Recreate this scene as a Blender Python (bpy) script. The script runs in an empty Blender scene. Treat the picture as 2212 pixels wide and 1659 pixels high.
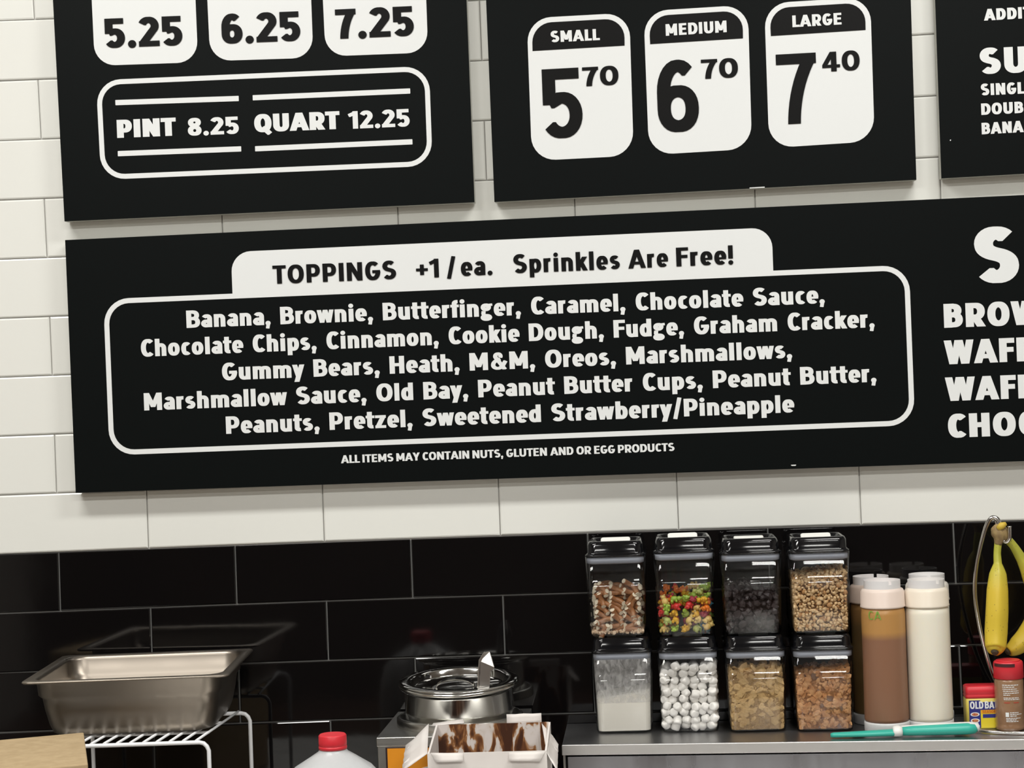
import bpy, bmesh, math, random
from math import sin, cos, pi, radians as R
from mathutils import Vector, Matrix
from mathutils.geometry import delaunay_2d_cdt
random.seed(7)
scene = bpy.context.scene
COL = scene.collection

# ------------------------------------------------------------------ camera
B = 1.41                                   # height of the white / black tile boundary above the floor
F_PX, YAW, PITCH, ROLL = 4500.0, 0.06825486, -0.00831398, -0.03911320
CAM = Vector((0.71874, -3.52662, B + 0.28825))
def _rot(a, b, c):
    return Matrix.Rotation(a, 3, 'Z') @ Matrix.Rotation(b, 3, 'X') @ Matrix.Rotation(c, 3, 'Z')
CR = _rot(YAW, pi / 2 + PITCH, ROLL)
cd = bpy.data.cameras.new('camera'); cam = bpy.data.objects.new('camera', cd); COL.objects.link(cam)
cam.matrix_world = Matrix.Translation(CAM) @ CR.to_4x4()
cd.sensor_width = 36.0; cd.lens = 36.0 * F_PX / 2212.0; cd.clip_start = 0.05; cd.clip_end = 60
scene.camera = cam
def ray(px, py):
    return CR @ Vector(((px - 1106) / F_PX, -(py - 829.5) / F_PX, -1))
def at(px, py, Y):
    d = ray(px, py); return CAM + d * ((Y - CAM.y) / d.y)
def onz(px, py, z):
    d = ray(px, py); return CAM + d * ((z - CAM.z) / d.z)

# ------------------------------------------------------------------ world, lights, exposure
w = bpy.data.worlds.new('world'); scene.world = w; w.use_nodes = True
w.node_tree.nodes['Background'].inputs[0].default_value = (.80, .82, .80, 1)
w.node_tree.nodes['Background'].inputs[1].default_value = 0.02
vs = scene.view_settings
vs.view_transform = 'Standard'; vs.look = 'None'; vs.gamma = 1; vs.use_curve_mapping = False
vs.exposure = -0.45
scene.cycles.transparent_max_bounces = 48
scene.cycles.max_bounces = 10
CEIL = 3.4
LIGHTS = [(-.55, -1.25), (1.55, -1.25), (-.75, -3.5), (1.55, -3.5), (-.75, -5.8), (1.55, -5.8)]
LW = 1.18
for (lx, ly) in LIGHTS:
    ld = bpy.data.lights.new('panel_lamp', 'AREA'); ld.shape = 'RECTANGLE'; ld.size = LW; ld.size_y = .30
    ld.energy = 47 if ly > -2 else 62; ld.color = (1.0, .988, .945)
    lo = bpy.data.objects.new('panel_lamp', ld); COL.objects.link(lo); lo.location = (lx, ly, CEIL - .03)

# ------------------------------------------------------------------ materials
MATS = {}
def mat(name, col, rough=.5, metal=0., spec=.5, **k):
    if name in MATS: return MATS[name]
    m = bpy.data.materials.new(name); m.use_nodes = True; MATS[name] = m
    n = m.node_tree.nodes; l = m.node_tree.links; b = n['Principled BSDF']
    b.inputs['Base Color'].default_value = (*col, 1); b.inputs['Roughness'].default_value = rough
    b.inputs['Metallic'].default_value = metal; b.inputs['Specular IOR Level'].default_value = spec
    if 'emit' in k:
        b.inputs['Emission Color'].default_value = (1, .985, .93, 1); b.inputs['Emission Strength'].default_value = k['emit']
    if 'sss' in k:
        b.inputs['Subsurface Weight'].default_value = k['sss']; b.inputs['Subsurface Radius'].default_value = k.get('rad', (.01, .01, .01)); b.inputs['Subsurface Scale'].default_value = 1
    if 'coat' in k:
        b.inputs['Coat Weight'].default_value = k['coat']; b.inputs['Coat Roughness'].default_value = .08
    if 'var' in k:                      # colour variation by noise in object space
        col2, scale, det = k['var']
        tc = n.new('ShaderNodeTexCoord'); mp = n.new('ShaderNodeMapping'); mp.inputs['Scale'].default_value = k.get('stretch', (1, 1, 1))
        t = n.new('ShaderNodeTexNoise'); t.inputs['Scale'].default_value = scale; t.inputs['Detail'].default_value = det
        r = n.new('ShaderNodeValToRGB'); lo, hi = k.get('ramp', (.35, .65))
        r.color_ramp.elements[0].position = lo; r.color_ramp.elements[1].position = hi
        r.color_ramp.elements[0].color = (*col, 1); r.color_ramp.elements[1].color = (*col2, 1)
        l.new(tc.outputs['Object'], mp.inputs[0]); l.new(mp.outputs[0], t.inputs['Vector']); l.new(t.outputs[0], r.inputs[0]); l.new(r.outputs[0], b.inputs['Base Color'])
    if 'rvar' in k:                     # roughness variation
        lo, hi, scale = k['rvar']
        tc = n.new('ShaderNodeTexCoord'); mp = n.new('ShaderNodeMapping'); mp.inputs['Scale'].default_value = k.get('rstretch', (1, 1, 1))
        t = n.new('ShaderNodeTexNoise'); t.inputs['Scale'].default_value = scale; t.inputs['Detail'].default_value = 4
        r = n.new('ShaderNodeMapRange'); r.inputs['From Min'].default_value = .3; r.inputs['From Max'].default_value = .7
        r.inputs['To Min'].default_value = lo; r.inputs['To Max'].default_value = hi
        l.new(tc.outputs['Object'], mp.inputs[0]); l.new(mp.outputs[0], t.inputs['Vector']); l.new(t.outputs[0], r.inputs[0]); l.new(r.outputs[0], b.inputs['Roughness'])
    if 'bump' in k:
        scale, st, dist = k['bump']
        tc = n.new('ShaderNodeTexCoord'); mp = n.new('ShaderNodeMapping'); mp.inputs['Scale'].default_value = k.get('bstretch', (1, 1, 1))
        t = n.new('ShaderNodeTexNoise'); t.inputs['Scale'].default_value = scale; t.inputs['Detail'].default_value = 5
        bp = n.new('ShaderNodeBump'); bp.inputs['Strength'].default_value = st; bp.inputs['Distance'].default_value = dist
        l.new(tc.outputs['Object'], mp.inputs[0]); l.new(mp.outputs[0], t.inputs['Vector']); l.new(t.outputs[0], bp.inputs['Height']); l.new(bp.outputs[0], b.inputs['Normal'])
    return m
def clear(name, tint, refl_rough=.04, gain=1.0):
    """thin clear plastic: see-through with a Fresnel gloss on each face"""
    if name in MATS: return MATS[name]
    m = bpy.data.materials.new(name); m.use_nodes = True; MATS[name] = m
    n = m.node_tree.nodes; l = m.node_tree.links; n.remove(n['Principled BSDF'])
    out = n['Material Output']; tr = n.new('ShaderNodeBsdfTransparent'); tr.inputs[0].default_value = (*tint, 1)
    gl = n.new('ShaderNodeBsdfGlossy'); gl.inputs['Roughness'].default_value = refl_rough
    fr = n.new('ShaderNodeFresnel'); ge = n.new('ShaderNodeNewGeometry'); ir = n.new('ShaderNodeMapRange'); ir.inputs['To Min'].default_value = 1.42; ir.inputs['To Max'].default_value = 1 / 1.42
    l.new(ge.outputs['Backfacing'], ir.inputs['Value']); l.new(ir.outputs[0], fr.inputs[0])
    mx = n.new('ShaderNodeMixShader'); l.new(fr.outputs[0], mx.inputs[0]); l.new(tr.outputs[0], mx.inputs[1]); l.new(gl.outputs[0], mx.inputs[2]); l.new(mx.outputs[0], out.inputs[0])
    return m
M_WT = mat('white_glazed_tile', (.80, .805, .765), .16, spec=.5, rvar=(.12, .24, 9), bump=(2.5, .25, .0015))
M_BT = mat('black_glazed_tile', (.0035, .003, .0032), .045, spec=.5, rvar=(.03, .08, 7), bump=(5, .3, .0006))
M_GR = mat('light_grout', (.50, .49, .47), .9)
M_GB = mat('grey_grout', (.17, .17, .165), .85, bump=(300, .4, .001))
M_BF = mat('black_board_face', (.0034, .0046, .0046), .40, spec=.085)
M_BE = mat('white_board_edge', (.42, .42, .38), .6)
M_VW = mat('white_vinyl', (.77, .79, .79), .45)
M_VB = mat('black_vinyl', (.0050, .0050, .0050), .42, spec=.13)
M_ST = mat('brushed_steel', (.50, .49, .47), .33, metal=1., rvar=(.31, .36, 30), rstretch=(1, 1, 14))
M_STD = mat('steel_top', (.42, .42, .43), .34, metal=1., rvar=(.31, .38, 14))
M_SP = mat('polished_steel', (.66, .65, .62), .11, metal=1., rvar=(.07, .2, 24))
M_SPAN = mat('satin_pan_steel', (.285, .25, .212), .36, metal=1., rvar=(.34, .39, 12))
M_DK = mat('dark_gap', (.01, .01, .01), .8)
M_CH = mat('chrome_wire', (.60, .58, .55), .16, metal=1.)
M_WW = mat('white_coated_wire', (.82, .83, .85), .3)
M_LID = mat('black_gloss_plastic', (.005, .005, .006), .085, spec=.5)
M_BTN = mat('white_button_plastic', (.82, .82, .78), .35)
M_GSK = mat('grey_silicone_gasket', (.40, .43, .50), .45)
M_CLR = clear('clear_plastic', (.955, .955, .955))
M_CARD = mat('kraft_cardboard', (.38, .275, .15), .85, var=((.44, .325, .185), 60, 5), bump=(40, .5, .002))
M_CTN = mat('white_carton', (.76, .72, .69), .55, var=((.70, .65, .62), 14, 3), bump=(18, .4, .002))
M_RED = mat('red_plastic', (.62, .022, .035), .4)
M_MILK = mat('milky_plastic', (.50, .51, .52), .33, spec=.5, sss=.3, bump=(22, .5, .006))
M_ORG = mat('orange_panel', (.72, .27, .015), .35)
M_BRN = mat('brown_print', (.10, .028, .012), .4)
M_TURQ = mat('turquoise_plastic', (.035, .42, .33), .38)
M_WPL = mat('white_plastic', (.80, .80, .78), .4)

# ------------------------------------------------------------------ mesh helpers
class MB:
    def __init__(s): s.v = []; s.f = []; s.sm = []
    def add(s, vs, fs, smooth=False):
        o = len(s.v); s.v += [tuple(p) for p in vs]; s.f += [tuple(i + o for i in f) for f in fs]; s.sm += [smooth] * len(fs); return s
    def box(s, x0, y0, z0, x1, y1, z1):
        v = [(x, y, z) for z in (z0, z1) for y in (y0, y1) for x in (x0, x1)]
        return s.add(v, [(0, 2, 3, 1), (4, 5, 7, 6), (0, 1, 5, 4), (2, 6, 7, 3), (0, 4, 6, 2), (1, 3, 7, 5)])
    def loft(s, loops, cap0=True, cap1=True, smooth=True, closed=False):
        n = len(loops[0]); v = [p for lp in loops for p in lp]; f = []; m = len(loops)
        for i in range(m if closed else m - 1):
            a, b = i * n, ((i + 1) % m) * n
            for j in range(n): f.append((a + j, a + (j + 1) % n, b + (j + 1) % n, b + j))
        o = len(s.v); s.add(v, f, smooth)
        if cap0 and not closed: s.f.append(tuple(o + j for j in reversed(range(n)))); s.sm.append(False)
        if cap1 and not closed: s.f.append(tuple(o + (m - 1) * n + j for j in range(n))); s.sm.append(False)
        return s
    def lathe(s, prof, n=32, c=(0, 0), smooth=True, cap0=True, cap1=True, closed=False):
        return s.loft([[(c[0] + r * cos(2 * pi * j / n), c[1] + r * sin(2 * pi * j / n), z) for j in range(n)] for r, z in prof], cap0, cap1, smooth, closed)
    def tube(s, pts, r, n=10, closed=False, radii=None, squash=None):
        pts = [Vector(p) for p in pts]; loops = []; m = len(pts); up = None
        for i, p in enumerate(pts):
            a = pts[(i - 1) % m] if (closed or i > 0) else p; b = pts[(i + 1) % m] if (closed or i < m - 1) else p
            t = (b - a).normalized()
            if up is None: up = t.orthogonal().normalized()
            up = (up - t * up.dot(t)); up = up.normalized() if up.length > 1e-6 else t.orthogonal().normalized()
            q = t.cross(up); rr = radii[i] if radii else r
            loops.append([p + up * rr * cos(2 * pi * j / n) + q * rr * sin(2 * pi * j / n) * (squash or 1) for j in range(n)])
        return s.loft(loops, True, True, True, closed)
    def build(s, name, m, parent=None, mtx=None, bevel=None, seg=2):
        me = bpy.data.meshes.new(name)
        v = [tuple(mtx @ Vector(p)) for p in s.v] if mtx else s.v
        me.from_pydata(v, [], s.f); me.polygons.foreach_set('use_smooth', s.sm); me.update()
        if m: me.materials.append(m)
        o = bpy.data.objects.new(name, me); COL.objects.link(o)
        if parent: o.parent = parent
        if bevel:
            bv = o.modifiers.new('bevel', 'BEVEL'); bv.width = bevel; bv.segments = seg; bv.limit_method = 'ANGLE'; bv.angle_limit = R(40)
            bv.harden_normals = False
        return o
def rrect(hx, hy, r, z, n=5, cx=0, cy=0):
    pts = []
    for (sx, sy, a0) in ((1, 1, 0), (-1, 1, 90), (-1, -1, 180), (1, -1, 270)):
        for k in range(n + 1):
            a = R(a0 + 90 * k / n); pts.append((cx + sx * (hx - r) + r * cos(a), cy + sy * (hy - r) + r * sin(a), z))
    return pts
def empty(name, loc=(0, 0, 0), rz=0):
    o = bpy.data.objects.new(name, None); COL.objects.link(o); o.location = loc; o.rotation_euler = (0, 0, rz); o.empty_display_size = .05
    return o
def tag(o, label=None, cat=None, group=None, kind=None):
    if label: o['label'] = label
    if cat: o['category'] = cat
    if group: o['group'] = group
    if kind: o['kind'] = kind
    return o
def spline(pts, n=8):
    P = [Vector(p) for p in pts]; out = []
    for i in range(len(P) - 1):
        p0, p1, p2, p3 = P[max(i - 1, 0)], P[i], P[i + 1], P[min(i + 2, len(P) - 1)]
        for k in range(n):
            t = k / n; out.append(.5 * ((2 * p1) + (-p0 + p2) * t + (2 * p0 - 5 * p1 + 4 * p2 - p3) * t * t + (-p0 + 3 * p1 - 3 * p2 + p3) * t ** 3))
    out.append(P[-1]); return out

# ------------------------------------------------------------------ lettering: a bold grotesque drawn as strokes
def arc(cx, cy, rx, ry, a0, a1, n=None, ex=2.25):
    n = n or max(4, int(abs(a1 - a0) / 12)); o = []
    for k in range(n + 1):
        a = R(a0 + (a1 - a0) * k / n); c, s = cos(a), sin(a)
        o.append((cx + rx * math.copysign(abs(c) ** (2 / ex), c), cy + ry * math.copysign(abs(s) ** (2 / ex), s)))
    return o
def bez(p0, p1, p2, n=10):
    return [((1 - t) ** 2 * p0[0] + 2 * t * (1 - t) * p1[0] + t * t * p2[0], (1 - t) ** 2 * p0[1] + 2 * t * (1 - t) * p1[1] + t * t * p2[1]) for t in [k / n for k in range(n + 1)]]
XH = .735
def glyph(ch, w):
    """returns advance width and strokes (points, closed, ylo, yhi)"""
    s = w / 2; S = []; wl = w * .93; sl = wl / 2
    def P(pts, closed=False, lo=-9, hi=9, ww=None): S.append((pts, closed, lo, hi, ww or w))
    def L(pts, closed=False, lo=-9, hi=9): P(pts, closed, lo, hi, wl)
    def dot(x, y, r): S.append(('dot', x, y, r))
    def ess(W, H, ww, q):
        h = ww / 2; r1 = (H - ww) / 4 * .97; r2 = (H - ww) / 4 * 1.03; c1 = H - h - r1; c2 = h + r2
        A = arc(W / 2, c1, W / 2 - h - .008, r1, 40, 192, ex=2.0); Bq = arc(W / 2, c2, W / 2 - h, r2, 12, -144, ex=2.0); M = (W / 2, (c1 + c2) / 2 + .004)
        P(A[:-1] + bez(A[-1], (A[-1][0] + .012, M[1] + (A[-1][1] - M[1]) * .30), M, 7)[:-1] + bez(M, (Bq[0][0] - .012, M[1] + (Bq[0][1] - M[1]) * .30), Bq[0], 7) + Bq[1:], ww=q)
    if ch in 'ABCDEFGHIJKLMNOPQRSTUVWXYZ':
        if ch == 'A':
            W = .8 + w * .2; P([(s * .9 - .02, -.08), (W / 2 - .005, 1.0 + .0)], lo=0, hi=1); P([(W - s * .9 + .02, -.08), (W / 2 + .005, 1.0)], lo=0, hi=1); P([(W * .25, .28), (W * .75, .28)], ww=w * .8)
            P([(W / 2 - s * .75, 1 - s * .5), (W / 2 + s * .75, 1 - s * .5)], ww=s); return W, S
        if ch == 'B':
            W = .64; P([(s, 0), (s, 1)]); k = .53
            P([(s, 1 - s * .92), (W * .5, 1 - s * .92)] + arc(W * .5 - .01, (1 - s + k) / 2, W * .5 - s - .02, (1 - s - k) / 2, 90, -90) + [(s, k)], ww=w * .92)
            P([(s, k)] + arc(W * .52, (k + s) / 2, W * .48 - s + .01, (k - s) / 2, 90, -90) + [(s, s * .92)], ww=w * .92); return W + .0, S
        if ch == 'C': W = .68; P(arc(W / 2 + .02, .5, W / 2 - s + .0, .5 - s + .01, 47, 313)); return W, S
        if ch == 'D': W = .69; P([(s, 0), (s, 1)]); P([(s, 1 - s)] + arc(W * .42, .5, W * .58 - s, .5 - s, 90, -90) + [(s, s)]); return W, S
        if ch in 'EFL':
            W = {'E': .55, 'F': .53, 'L': .51}[ch]; P([(s, 0), (s, 1)])
            if ch != 'L': P([(s, 1 - s * .9), (W, 1 - s * .9)], ww=w * .9); P([(s, .52), (W * .93, .52)], ww=w * .88)
            if ch != 'F': P([(s, s * .9), (W, s * .9)], ww=w * .9)
            return W, S
        if ch == 'G': W = .71; P(arc(W / 2 + .01, .5, W / 2 - s, .5 - s + .01, 48, 350) + [(W - s, .42)]); P([(W * .52, .45), (W - .005, .45)], ww=w * .85); return W, S
        if ch == 'H': W = .68; P([(s, 0), (s, 1)]); P([(W - s, 0), (W - s, 1)]); P([(s, .51), (W - s, .51)], ww=w * .9); return W, S
        if ch == 'I': P([(s, 0), (s, 1)]); return w, S
        if ch == 'K': W = .69; P([(s, 0), (s, 1)]); P([(w * .6, .34), (W - s, 1.05)], lo=0, hi=1); P([(W * .42, .6), (W - s * .8, -.06)], lo=0, hi=1); return W, S
        if ch == 'M': W = .86; P([(s, 0), (s, 1)]); P([(W - s, 0), (W - s, 1)]); P([(s * .9, 1.06), (W / 2 + .01, .2)], lo=.18, hi=1, ww=w * .92); P([(W - s * .9, 1.06), (W / 2 - .01, .2)], lo=.18, hi=1, ww=w * .92); return W, S
        if ch == 'N': W = .72; P([(s, 0), (s, 1)]); P([(W - s, 0), (W - s, 1)]); P([(s * .8, 1.04), (W - s * .8, -.04)], lo=0, hi=1); return W, S
        if ch in 'OQ':
            W = .76; P(arc(W / 2, .5, W / 2 - s, .5 - s + .012, 0, 360, 36), True)
            if ch == 'Q': P([(W * .50, .26), (W * .92, -.10)], ww=w * .85)
            return W, S
        if ch in 'PR':
            W = .63 if ch == 'P' else .66; k = .40; P([(s, 0), (s, 1)])
            P([(s, 1 - s * .95)] + arc(W * .5, (1 - s + k) / 2, W * .5 - s, (1 - s * .95 - k) / 2, 90, -90) + [(s, k + .01)], ww=w * .95)
            if ch == 'R': P([(W * .46, .44), (W - s * .75, -.05)], lo=0, hi=1)
            return W, S
        if ch == 'S': W = .63; ess(W, 1.02, w, w); return W, S
        if ch == 'T': W = .62; P([(W / 2, 0), (W / 2, 1)]); P([(0, 1 - s * .92), (W, 1 - s * .92)], ww=w * .92); return W, S
        if ch == 'U': W = .69; P([(s, 1)] + arc(W / 2, .36, W / 2 - s, .36 - s + .01, 180, 360) + [(W - s, 1)]); return W, S
        if ch == 'V': W = .76; P([(s * .8, 1.05), (W / 2, 0)], lo=0, hi=1); P([(W - s * .8, 1.05), (W / 2, 0)], lo=0, hi=1); return W, S
        if ch == 'W':
            W = 1.1; a, b = W * .29, W * .71
            for p, q in (((s * .9, 1.04), (a - .01, -.02)), ((W / 2 - .01, 1.03), (a + .01, -.02)), ((W / 2 + .01, 1.03), (b - .01, -.02)), ((W - s * .9, 1.04), (b + .01, -.02))): P([p, q], lo=0, hi=1, ww=w * .94)
            return W, S
        if ch == 'Y': W = .74; P([(W / 2, 0), (W / 2, .45)]); P([(s * .8, 1.06), (W / 2, .38)], lo=.3, hi=1); P([(W - s * .8, 1.06), (W / 2, .38)], lo=.3, hi=1); return W, S
    if ch in '0123456789':
        if ch == '0': W = .70; P(arc(W / 2, .5, W / 2 - s, .5 - s + .01, 0, 360, 36), True); return W, S
        if ch == '1': W = .40; P([(W - s, 0), (W - s, 1)]); P([(W - s, 1 - s * .9), (-.02, .76)], ww=w * .85, hi=1); return W, S
        if ch == '2':
            W = .62; P(arc(W / 2 - .01, .70, W / 2 - s, .30 - s + .01, 158, -28, ex=2) + [(s * .9 + .02, .12)], lo=0); P([(0, s * .92), (W, s * .92)], ww=w * .92); return W, S
        if ch == '4': W = .70; P([(W * .66, 0), (W * .66, 1)]); P([(W * .60, 1.0), (s * .7, .30)], hi=1, ww=w * .85); P([(0, .27), (W, .27)], ww=w * .85); return W, S
        if ch == '5':
            W = .60; P([(W * .93, 1 - s * .95), (s, 1 - s * .95)], ww=w * .95); P([(s * 1.02, 1), (s * 1.02, .48)]); 
            P([(s * 1.25, .505)] + arc(W / 2 - .015, .325, W / 2 - s + .015, .325 - s + .01, 98, -146, ex=2.1), ww=w * .98); return W, S
        if ch == '6':
            W = .62; P(arc(W / 2, .32, W / 2 - s, .32 - s + .01, 0, 360, 30), True); P(arc(W / 2 + .01, .56, W / 2 - s + .01, .44 - s + .01, 50, 180, ex=2) + [(s, .33)]); return W, S
        if ch == '7': W = .60; P([(0, 1 - s * .95), (W, 1 - s * .95)], ww=w * .95); P(bez((W - s * .85, 1 - s * .6), (W * .42, .52), (W * .40, -.02), 10), lo=0, hi=1); return W, S
        if ch == '8': W = .63; P(arc(W / 2, .285, W / 2 - s, .285 - s + .01, 0, 360, 28), True); P(arc(W / 2, .755, W / 2 - s - .02, .245 - s + .02, 0, 360, 28), True); return W, S
    x, X = sl, XH
    def bowl(W, lo=0): L(arc(W / 2, X / 2, W / 2 - x, X / 2 - x + .005, 0, 360, 28), True)
    if ch == 'a':
        W = .50; L([(W - x, 0)] + arc(W / 2 + .01, X - x - .15, W / 2 - x - .01, .16, 0, 152, ex=2)); rb = (.45 - wl) / 2
        L(arc(W / 2 - .01, x + rb - .005, W / 2 - x + .0, max(rb, .03), 0, 360, 22, ex=2), True); return W, S
    if ch == 'b': W = .54; L([(x, 0), (x, 1)]); bowl(W); return W, S
    if ch == 'c': W = .48; L(arc(W / 2 + .02, X / 2, W / 2 - x, X / 2 - x + .005, 50, 310)); return W, S
    if ch == 'd': W = .54; L([(W - x, 0), (W - x, 1)]); bowl(W); return W, S
    if ch == 'e': W = .53; L(arc(W / 2, X / 2, W / 2 - x, X / 2 - x + .005, 0, 312)); P([(x, X / 2 - .03), (W - .01, X / 2 - .03)], ww=wl * .62); return W, S
    if ch == 'f': W = .37; q = .08 + x; L([(q, 0), (q, 1 - x - .10)] + arc(q + .13, 1 - x - .10, .13, .10, 180, 85, ex=2)); P([(0, X - x * .8), (W, X - x * .8)], ww=wl * .8); return W, S
    if ch == 'g':
        W = .52; y0 = .30; rr = (X - y0 - wl) / 2
        L(arc(W / 2 - .02, (X + y0) / 2, W / 2 - x - .03, max(rr, .05), 0, 360, 22, ex=2), True)
        L(arc(W / 2 - .01, -.06, W / 2 - x, .10, 0, 360, 24, ex=2), True); P([(x + .03, .30), (x + .01, .16), (x + .06, .03)], ww=wl * .8); P([(W * .7, X - x), (W + .02, X - x * .8)], ww=wl * .7); return W, S
    if ch in 'hn':
        W = .53; L([(x, 0), (x, 1 if ch == 'h' else X)]); L([(x, X * .45)] + arc(W / 2, X - x - .20, W / 2 - x, .20, 165, 0, ex=2.2) + [(W - x, 0)]); return W, S
    if ch == 'i': L([(x, 0), (x, X)]); dot(x, X + .17, x * 1.12); return wl, S
    if ch == 'k': W = .53; L([(x, 0), (x, 1)]); L([(wl * .6, .22), (W - x * .8, X + .05)], lo=0, hi=X); L([(W * .42, .46), (W - x * .7, -.05)], lo=0, hi=X); return W, S
    if ch == 'l': L([(x, 0), (x, 1)]); return wl, S
    if ch == 'm':
        W = .86; L([(x, 0), (x, X)]); c = (W / 2 - x) / 2
        for k in (0, 1): L([(x + 2 * c * k, X * .45)] + arc(x + c + 2 * c * k, X - x - .17, c, .17, 165, 0, ex=2.2) + [(x + 2 * c * (k + 1), 0)])
        return W, S
    if ch == 'o': W = .55; bowl(W); return W, S
    if ch == 'p': W = .54; L([(x, -.25), (x, X)]); bowl(W); return W, S
    if ch == 'r': W = .37; L([(x, 0), (x, X)]); L([(x, X * .42)] + arc(x + .18, X - x - .16, .18, .165, 160, 78, ex=2)); return W, S
    if ch == 's': W = .46; ess(W, X, wl, wl * .96); return W, S
    if ch == 't': W = .38; q = .07 + x; L([(q, .95)] + arc(q + .12, x + .10, .12, .10, 180, 285, ex=2)); P([(0, X - x * .8), (W, X - x * .8)], ww=wl * .8); return W, S
    if ch == 'u': W = .53; L([(W - x, 0), (W - x, X)]); L([(x, X)] + arc(W / 2, x + .19, W / 2 - x, .195, 180, 345, ex=2.2)); return W, S
    if ch == 'w':
        W = .82; a, b = W * .29, W * .71
        for p, q in (((x * .9, X + .04), (a, -.02)), ((W / 2, X + .03), (a, -.02)), ((W / 2, X + .03), (b, -.02)), ((W - x * .9, X + .04), (b, -.02))): P([p, q], lo=0, hi=X, ww=wl * .86)
        return W, S
    if ch == 'y': W = .56; L([(W - x * .9, X + .05), (W * .30, -.31)], lo=-.25, hi=X); L([(x * .9, X + .05), (W / 2 - .0, .02)], lo=.0, hi=X); return W, S
    if ch == 'z': W = .48; P([(0, X - x * .85), (W, X - x * .85)], ww=wl * .85); P([(0, x * .85), (W, x * .85)], ww=wl * .85); L([(W - x, X - x * .6), (x, x * .6)], lo=0, hi=X); return W, S
    if ch == '.': dot(s * 1.05, s * 1.0, s * 1.12); return w * 1.05, S
    if ch == ',': dot(s * 1.05, s, s * 1.1); P([(s * 1.25, s * .9), (s * .75, -.20)], ww=w * .62); return w * 1.1, S
    if ch == '!': P([(s, .30), (s, 1)], ww=w * .9); dot(s, s * .98, s * 1.08); return w, S
    if ch == '/': W = .36; P([(s * .6, -.12), (W - s * .6, 1.08)], ww=w * .72); return W, S
    if ch == '+': W = .56; P([(0, .44), (W, .44)], ww=w * .8); P([(W / 2, .16), (W / 2, .72)], ww=w * .8); return W, S
    if ch == '&':
        W = .76; P(arc(.33, .76, .13, .14, -30, 215, ex=2) + [(.66, .0)], lo=0, ww=w * .78); P([(.42, .60)] + bez((.42, .60), (.08, .48), (s * .8, .27), 6) + arc(.31, .26, .31 - s * .8, .26 - s * .7, 180, 300, ex=2) + [(.56, .22), (.70, .48)], ww=w * .78); return W, S
    return .30, S
TIGHT = {'C': (.045, -.03), 'c': (.045, .005), 'e': (.045, .02), 'A': (.0, .0), 'V': (0, 0), 'W': (0, 0), 'Y': (0, 0), 'T': (.02, .02), 'y': (.0, .0), 'w': (0, 0), 'L': (.07, .0), 'F': (.07, .01), 'r': (.06, .0), 't': (.02, .01), 'f': (.02, .0), 'k': (.06, 0), 'K': (.06, 0), '/': (.06, .06), '7': (.03, .02), '4': (.02, .03), '1': (.02, .05), '&': (.1, .06)}
def bearing(c):
    if c in TIGHT: return TIGHT[c]
    if c in 'OCGQSoceasz025689': return (.045, .045)
    if c in 'DbpBPR': return (.07, .04)
    if c == 'd' or c == 'g': return (.045, .065)
    if c in ',.!': return (.04, .04)
    return (.07, .07)
def clip_y(poly, y0, y1):
    for sgn, lim in ((1, y0), (-1, -y1)):
        out = []
        for i in range(len(poly)):
            a, b = poly[i], poly[(i + 1) % len(poly)]; da, db = sgn * a[1] - lim, sgn * b[1] - lim
            if da >= 0: out.append(a)
            if (da >= 0) != (db >= 0): t = da / (da - db); out.append((a[0] + (b[0] - a[0]) * t, a[1] + (b[1] - a[1]) * t))
        poly = out
        if len(poly) < 3: return []
    return poly
def ribbon(pts, closed, w):
    """stroke as convex pieces: a rectangle per segment and a round wedge at every bend"""
    pts = [p for i, p in enumerate(pts) if i == 0 or math.dist(p, pts[i - 1]) > 1e-5]
    if closed and math.dist(pts[0], pts[-1]) < 1e-5: pts = pts[:-1]
    n = len(pts); out = []; h = w / 2; segs = [(pts[i], pts[(i + 1) % n]) for i in range(n if closed else n - 1)]; D = []
    for a, b in segs:
        l = math.dist(a, b); dx, dy = (b[0] - a[0]) / l, (b[1] - a[1]) / l; D.append((dx, dy)); ox, oy = -dy * h, dx * h
        out.append([(a[0] + ox, a[1] + oy), (a[0] - ox, a[1] - oy), (b[0] - ox, b[1] - oy), (b[0] + ox, b[1] + oy)])
    m = len(segs)
    for i in range(m if closed else m - 1):
        d0, d1 = D[i], D[(i + 1) % m]; p = segs[i][1]; cr = d0[0] * d1[1] - d0[1] * d1[0]; dt = d0[0] * d1[0] + d0[1] * d1[1]
        if abs(cr) < 1e-4: continue
        sg = -1 if cr > 0 else 1; n0 = (-d0[1] * h * sg, d0[0] * h * sg); n1 = (-d1[1] * h * sg, d1[0] * h * sg)
        if dt > -.3:       # mitred corner
            mx_, my_ = n0[0] + n1[0], n0[1] + n1[1]; k = 2 * h * h / (mx_ * mx_ + my_ * my_)
            out.append([p, (p[0] + n0[0], p[1] + n0[1]), (p[0] + mx_ * k, p[1] + my_ * k), (p[0] + n1[0], p[1] + n1[1])])
        else: out.append([p, (p[0] + n0[0], p[1] + n0[1]), (p[0] + n1[0], p[1] + n1[1])])
    return out
def hull(P):
    P = sorted(set(P)); H = []
    for seq in (P, P[::-1]):
        h = []
        for p in seq:
            while len(h) > 1 and (h[-1][0] - h[-2][0]) * (p[1] - h[-2][1]) - (h[-1][1] - h[-2][1]) * (p[0] - h[-2][0]) <= 1e-12: h.pop()
            h.append(p)
        H += h[:-1]
    return H
GC = {}; CONTRAST = .77
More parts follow.
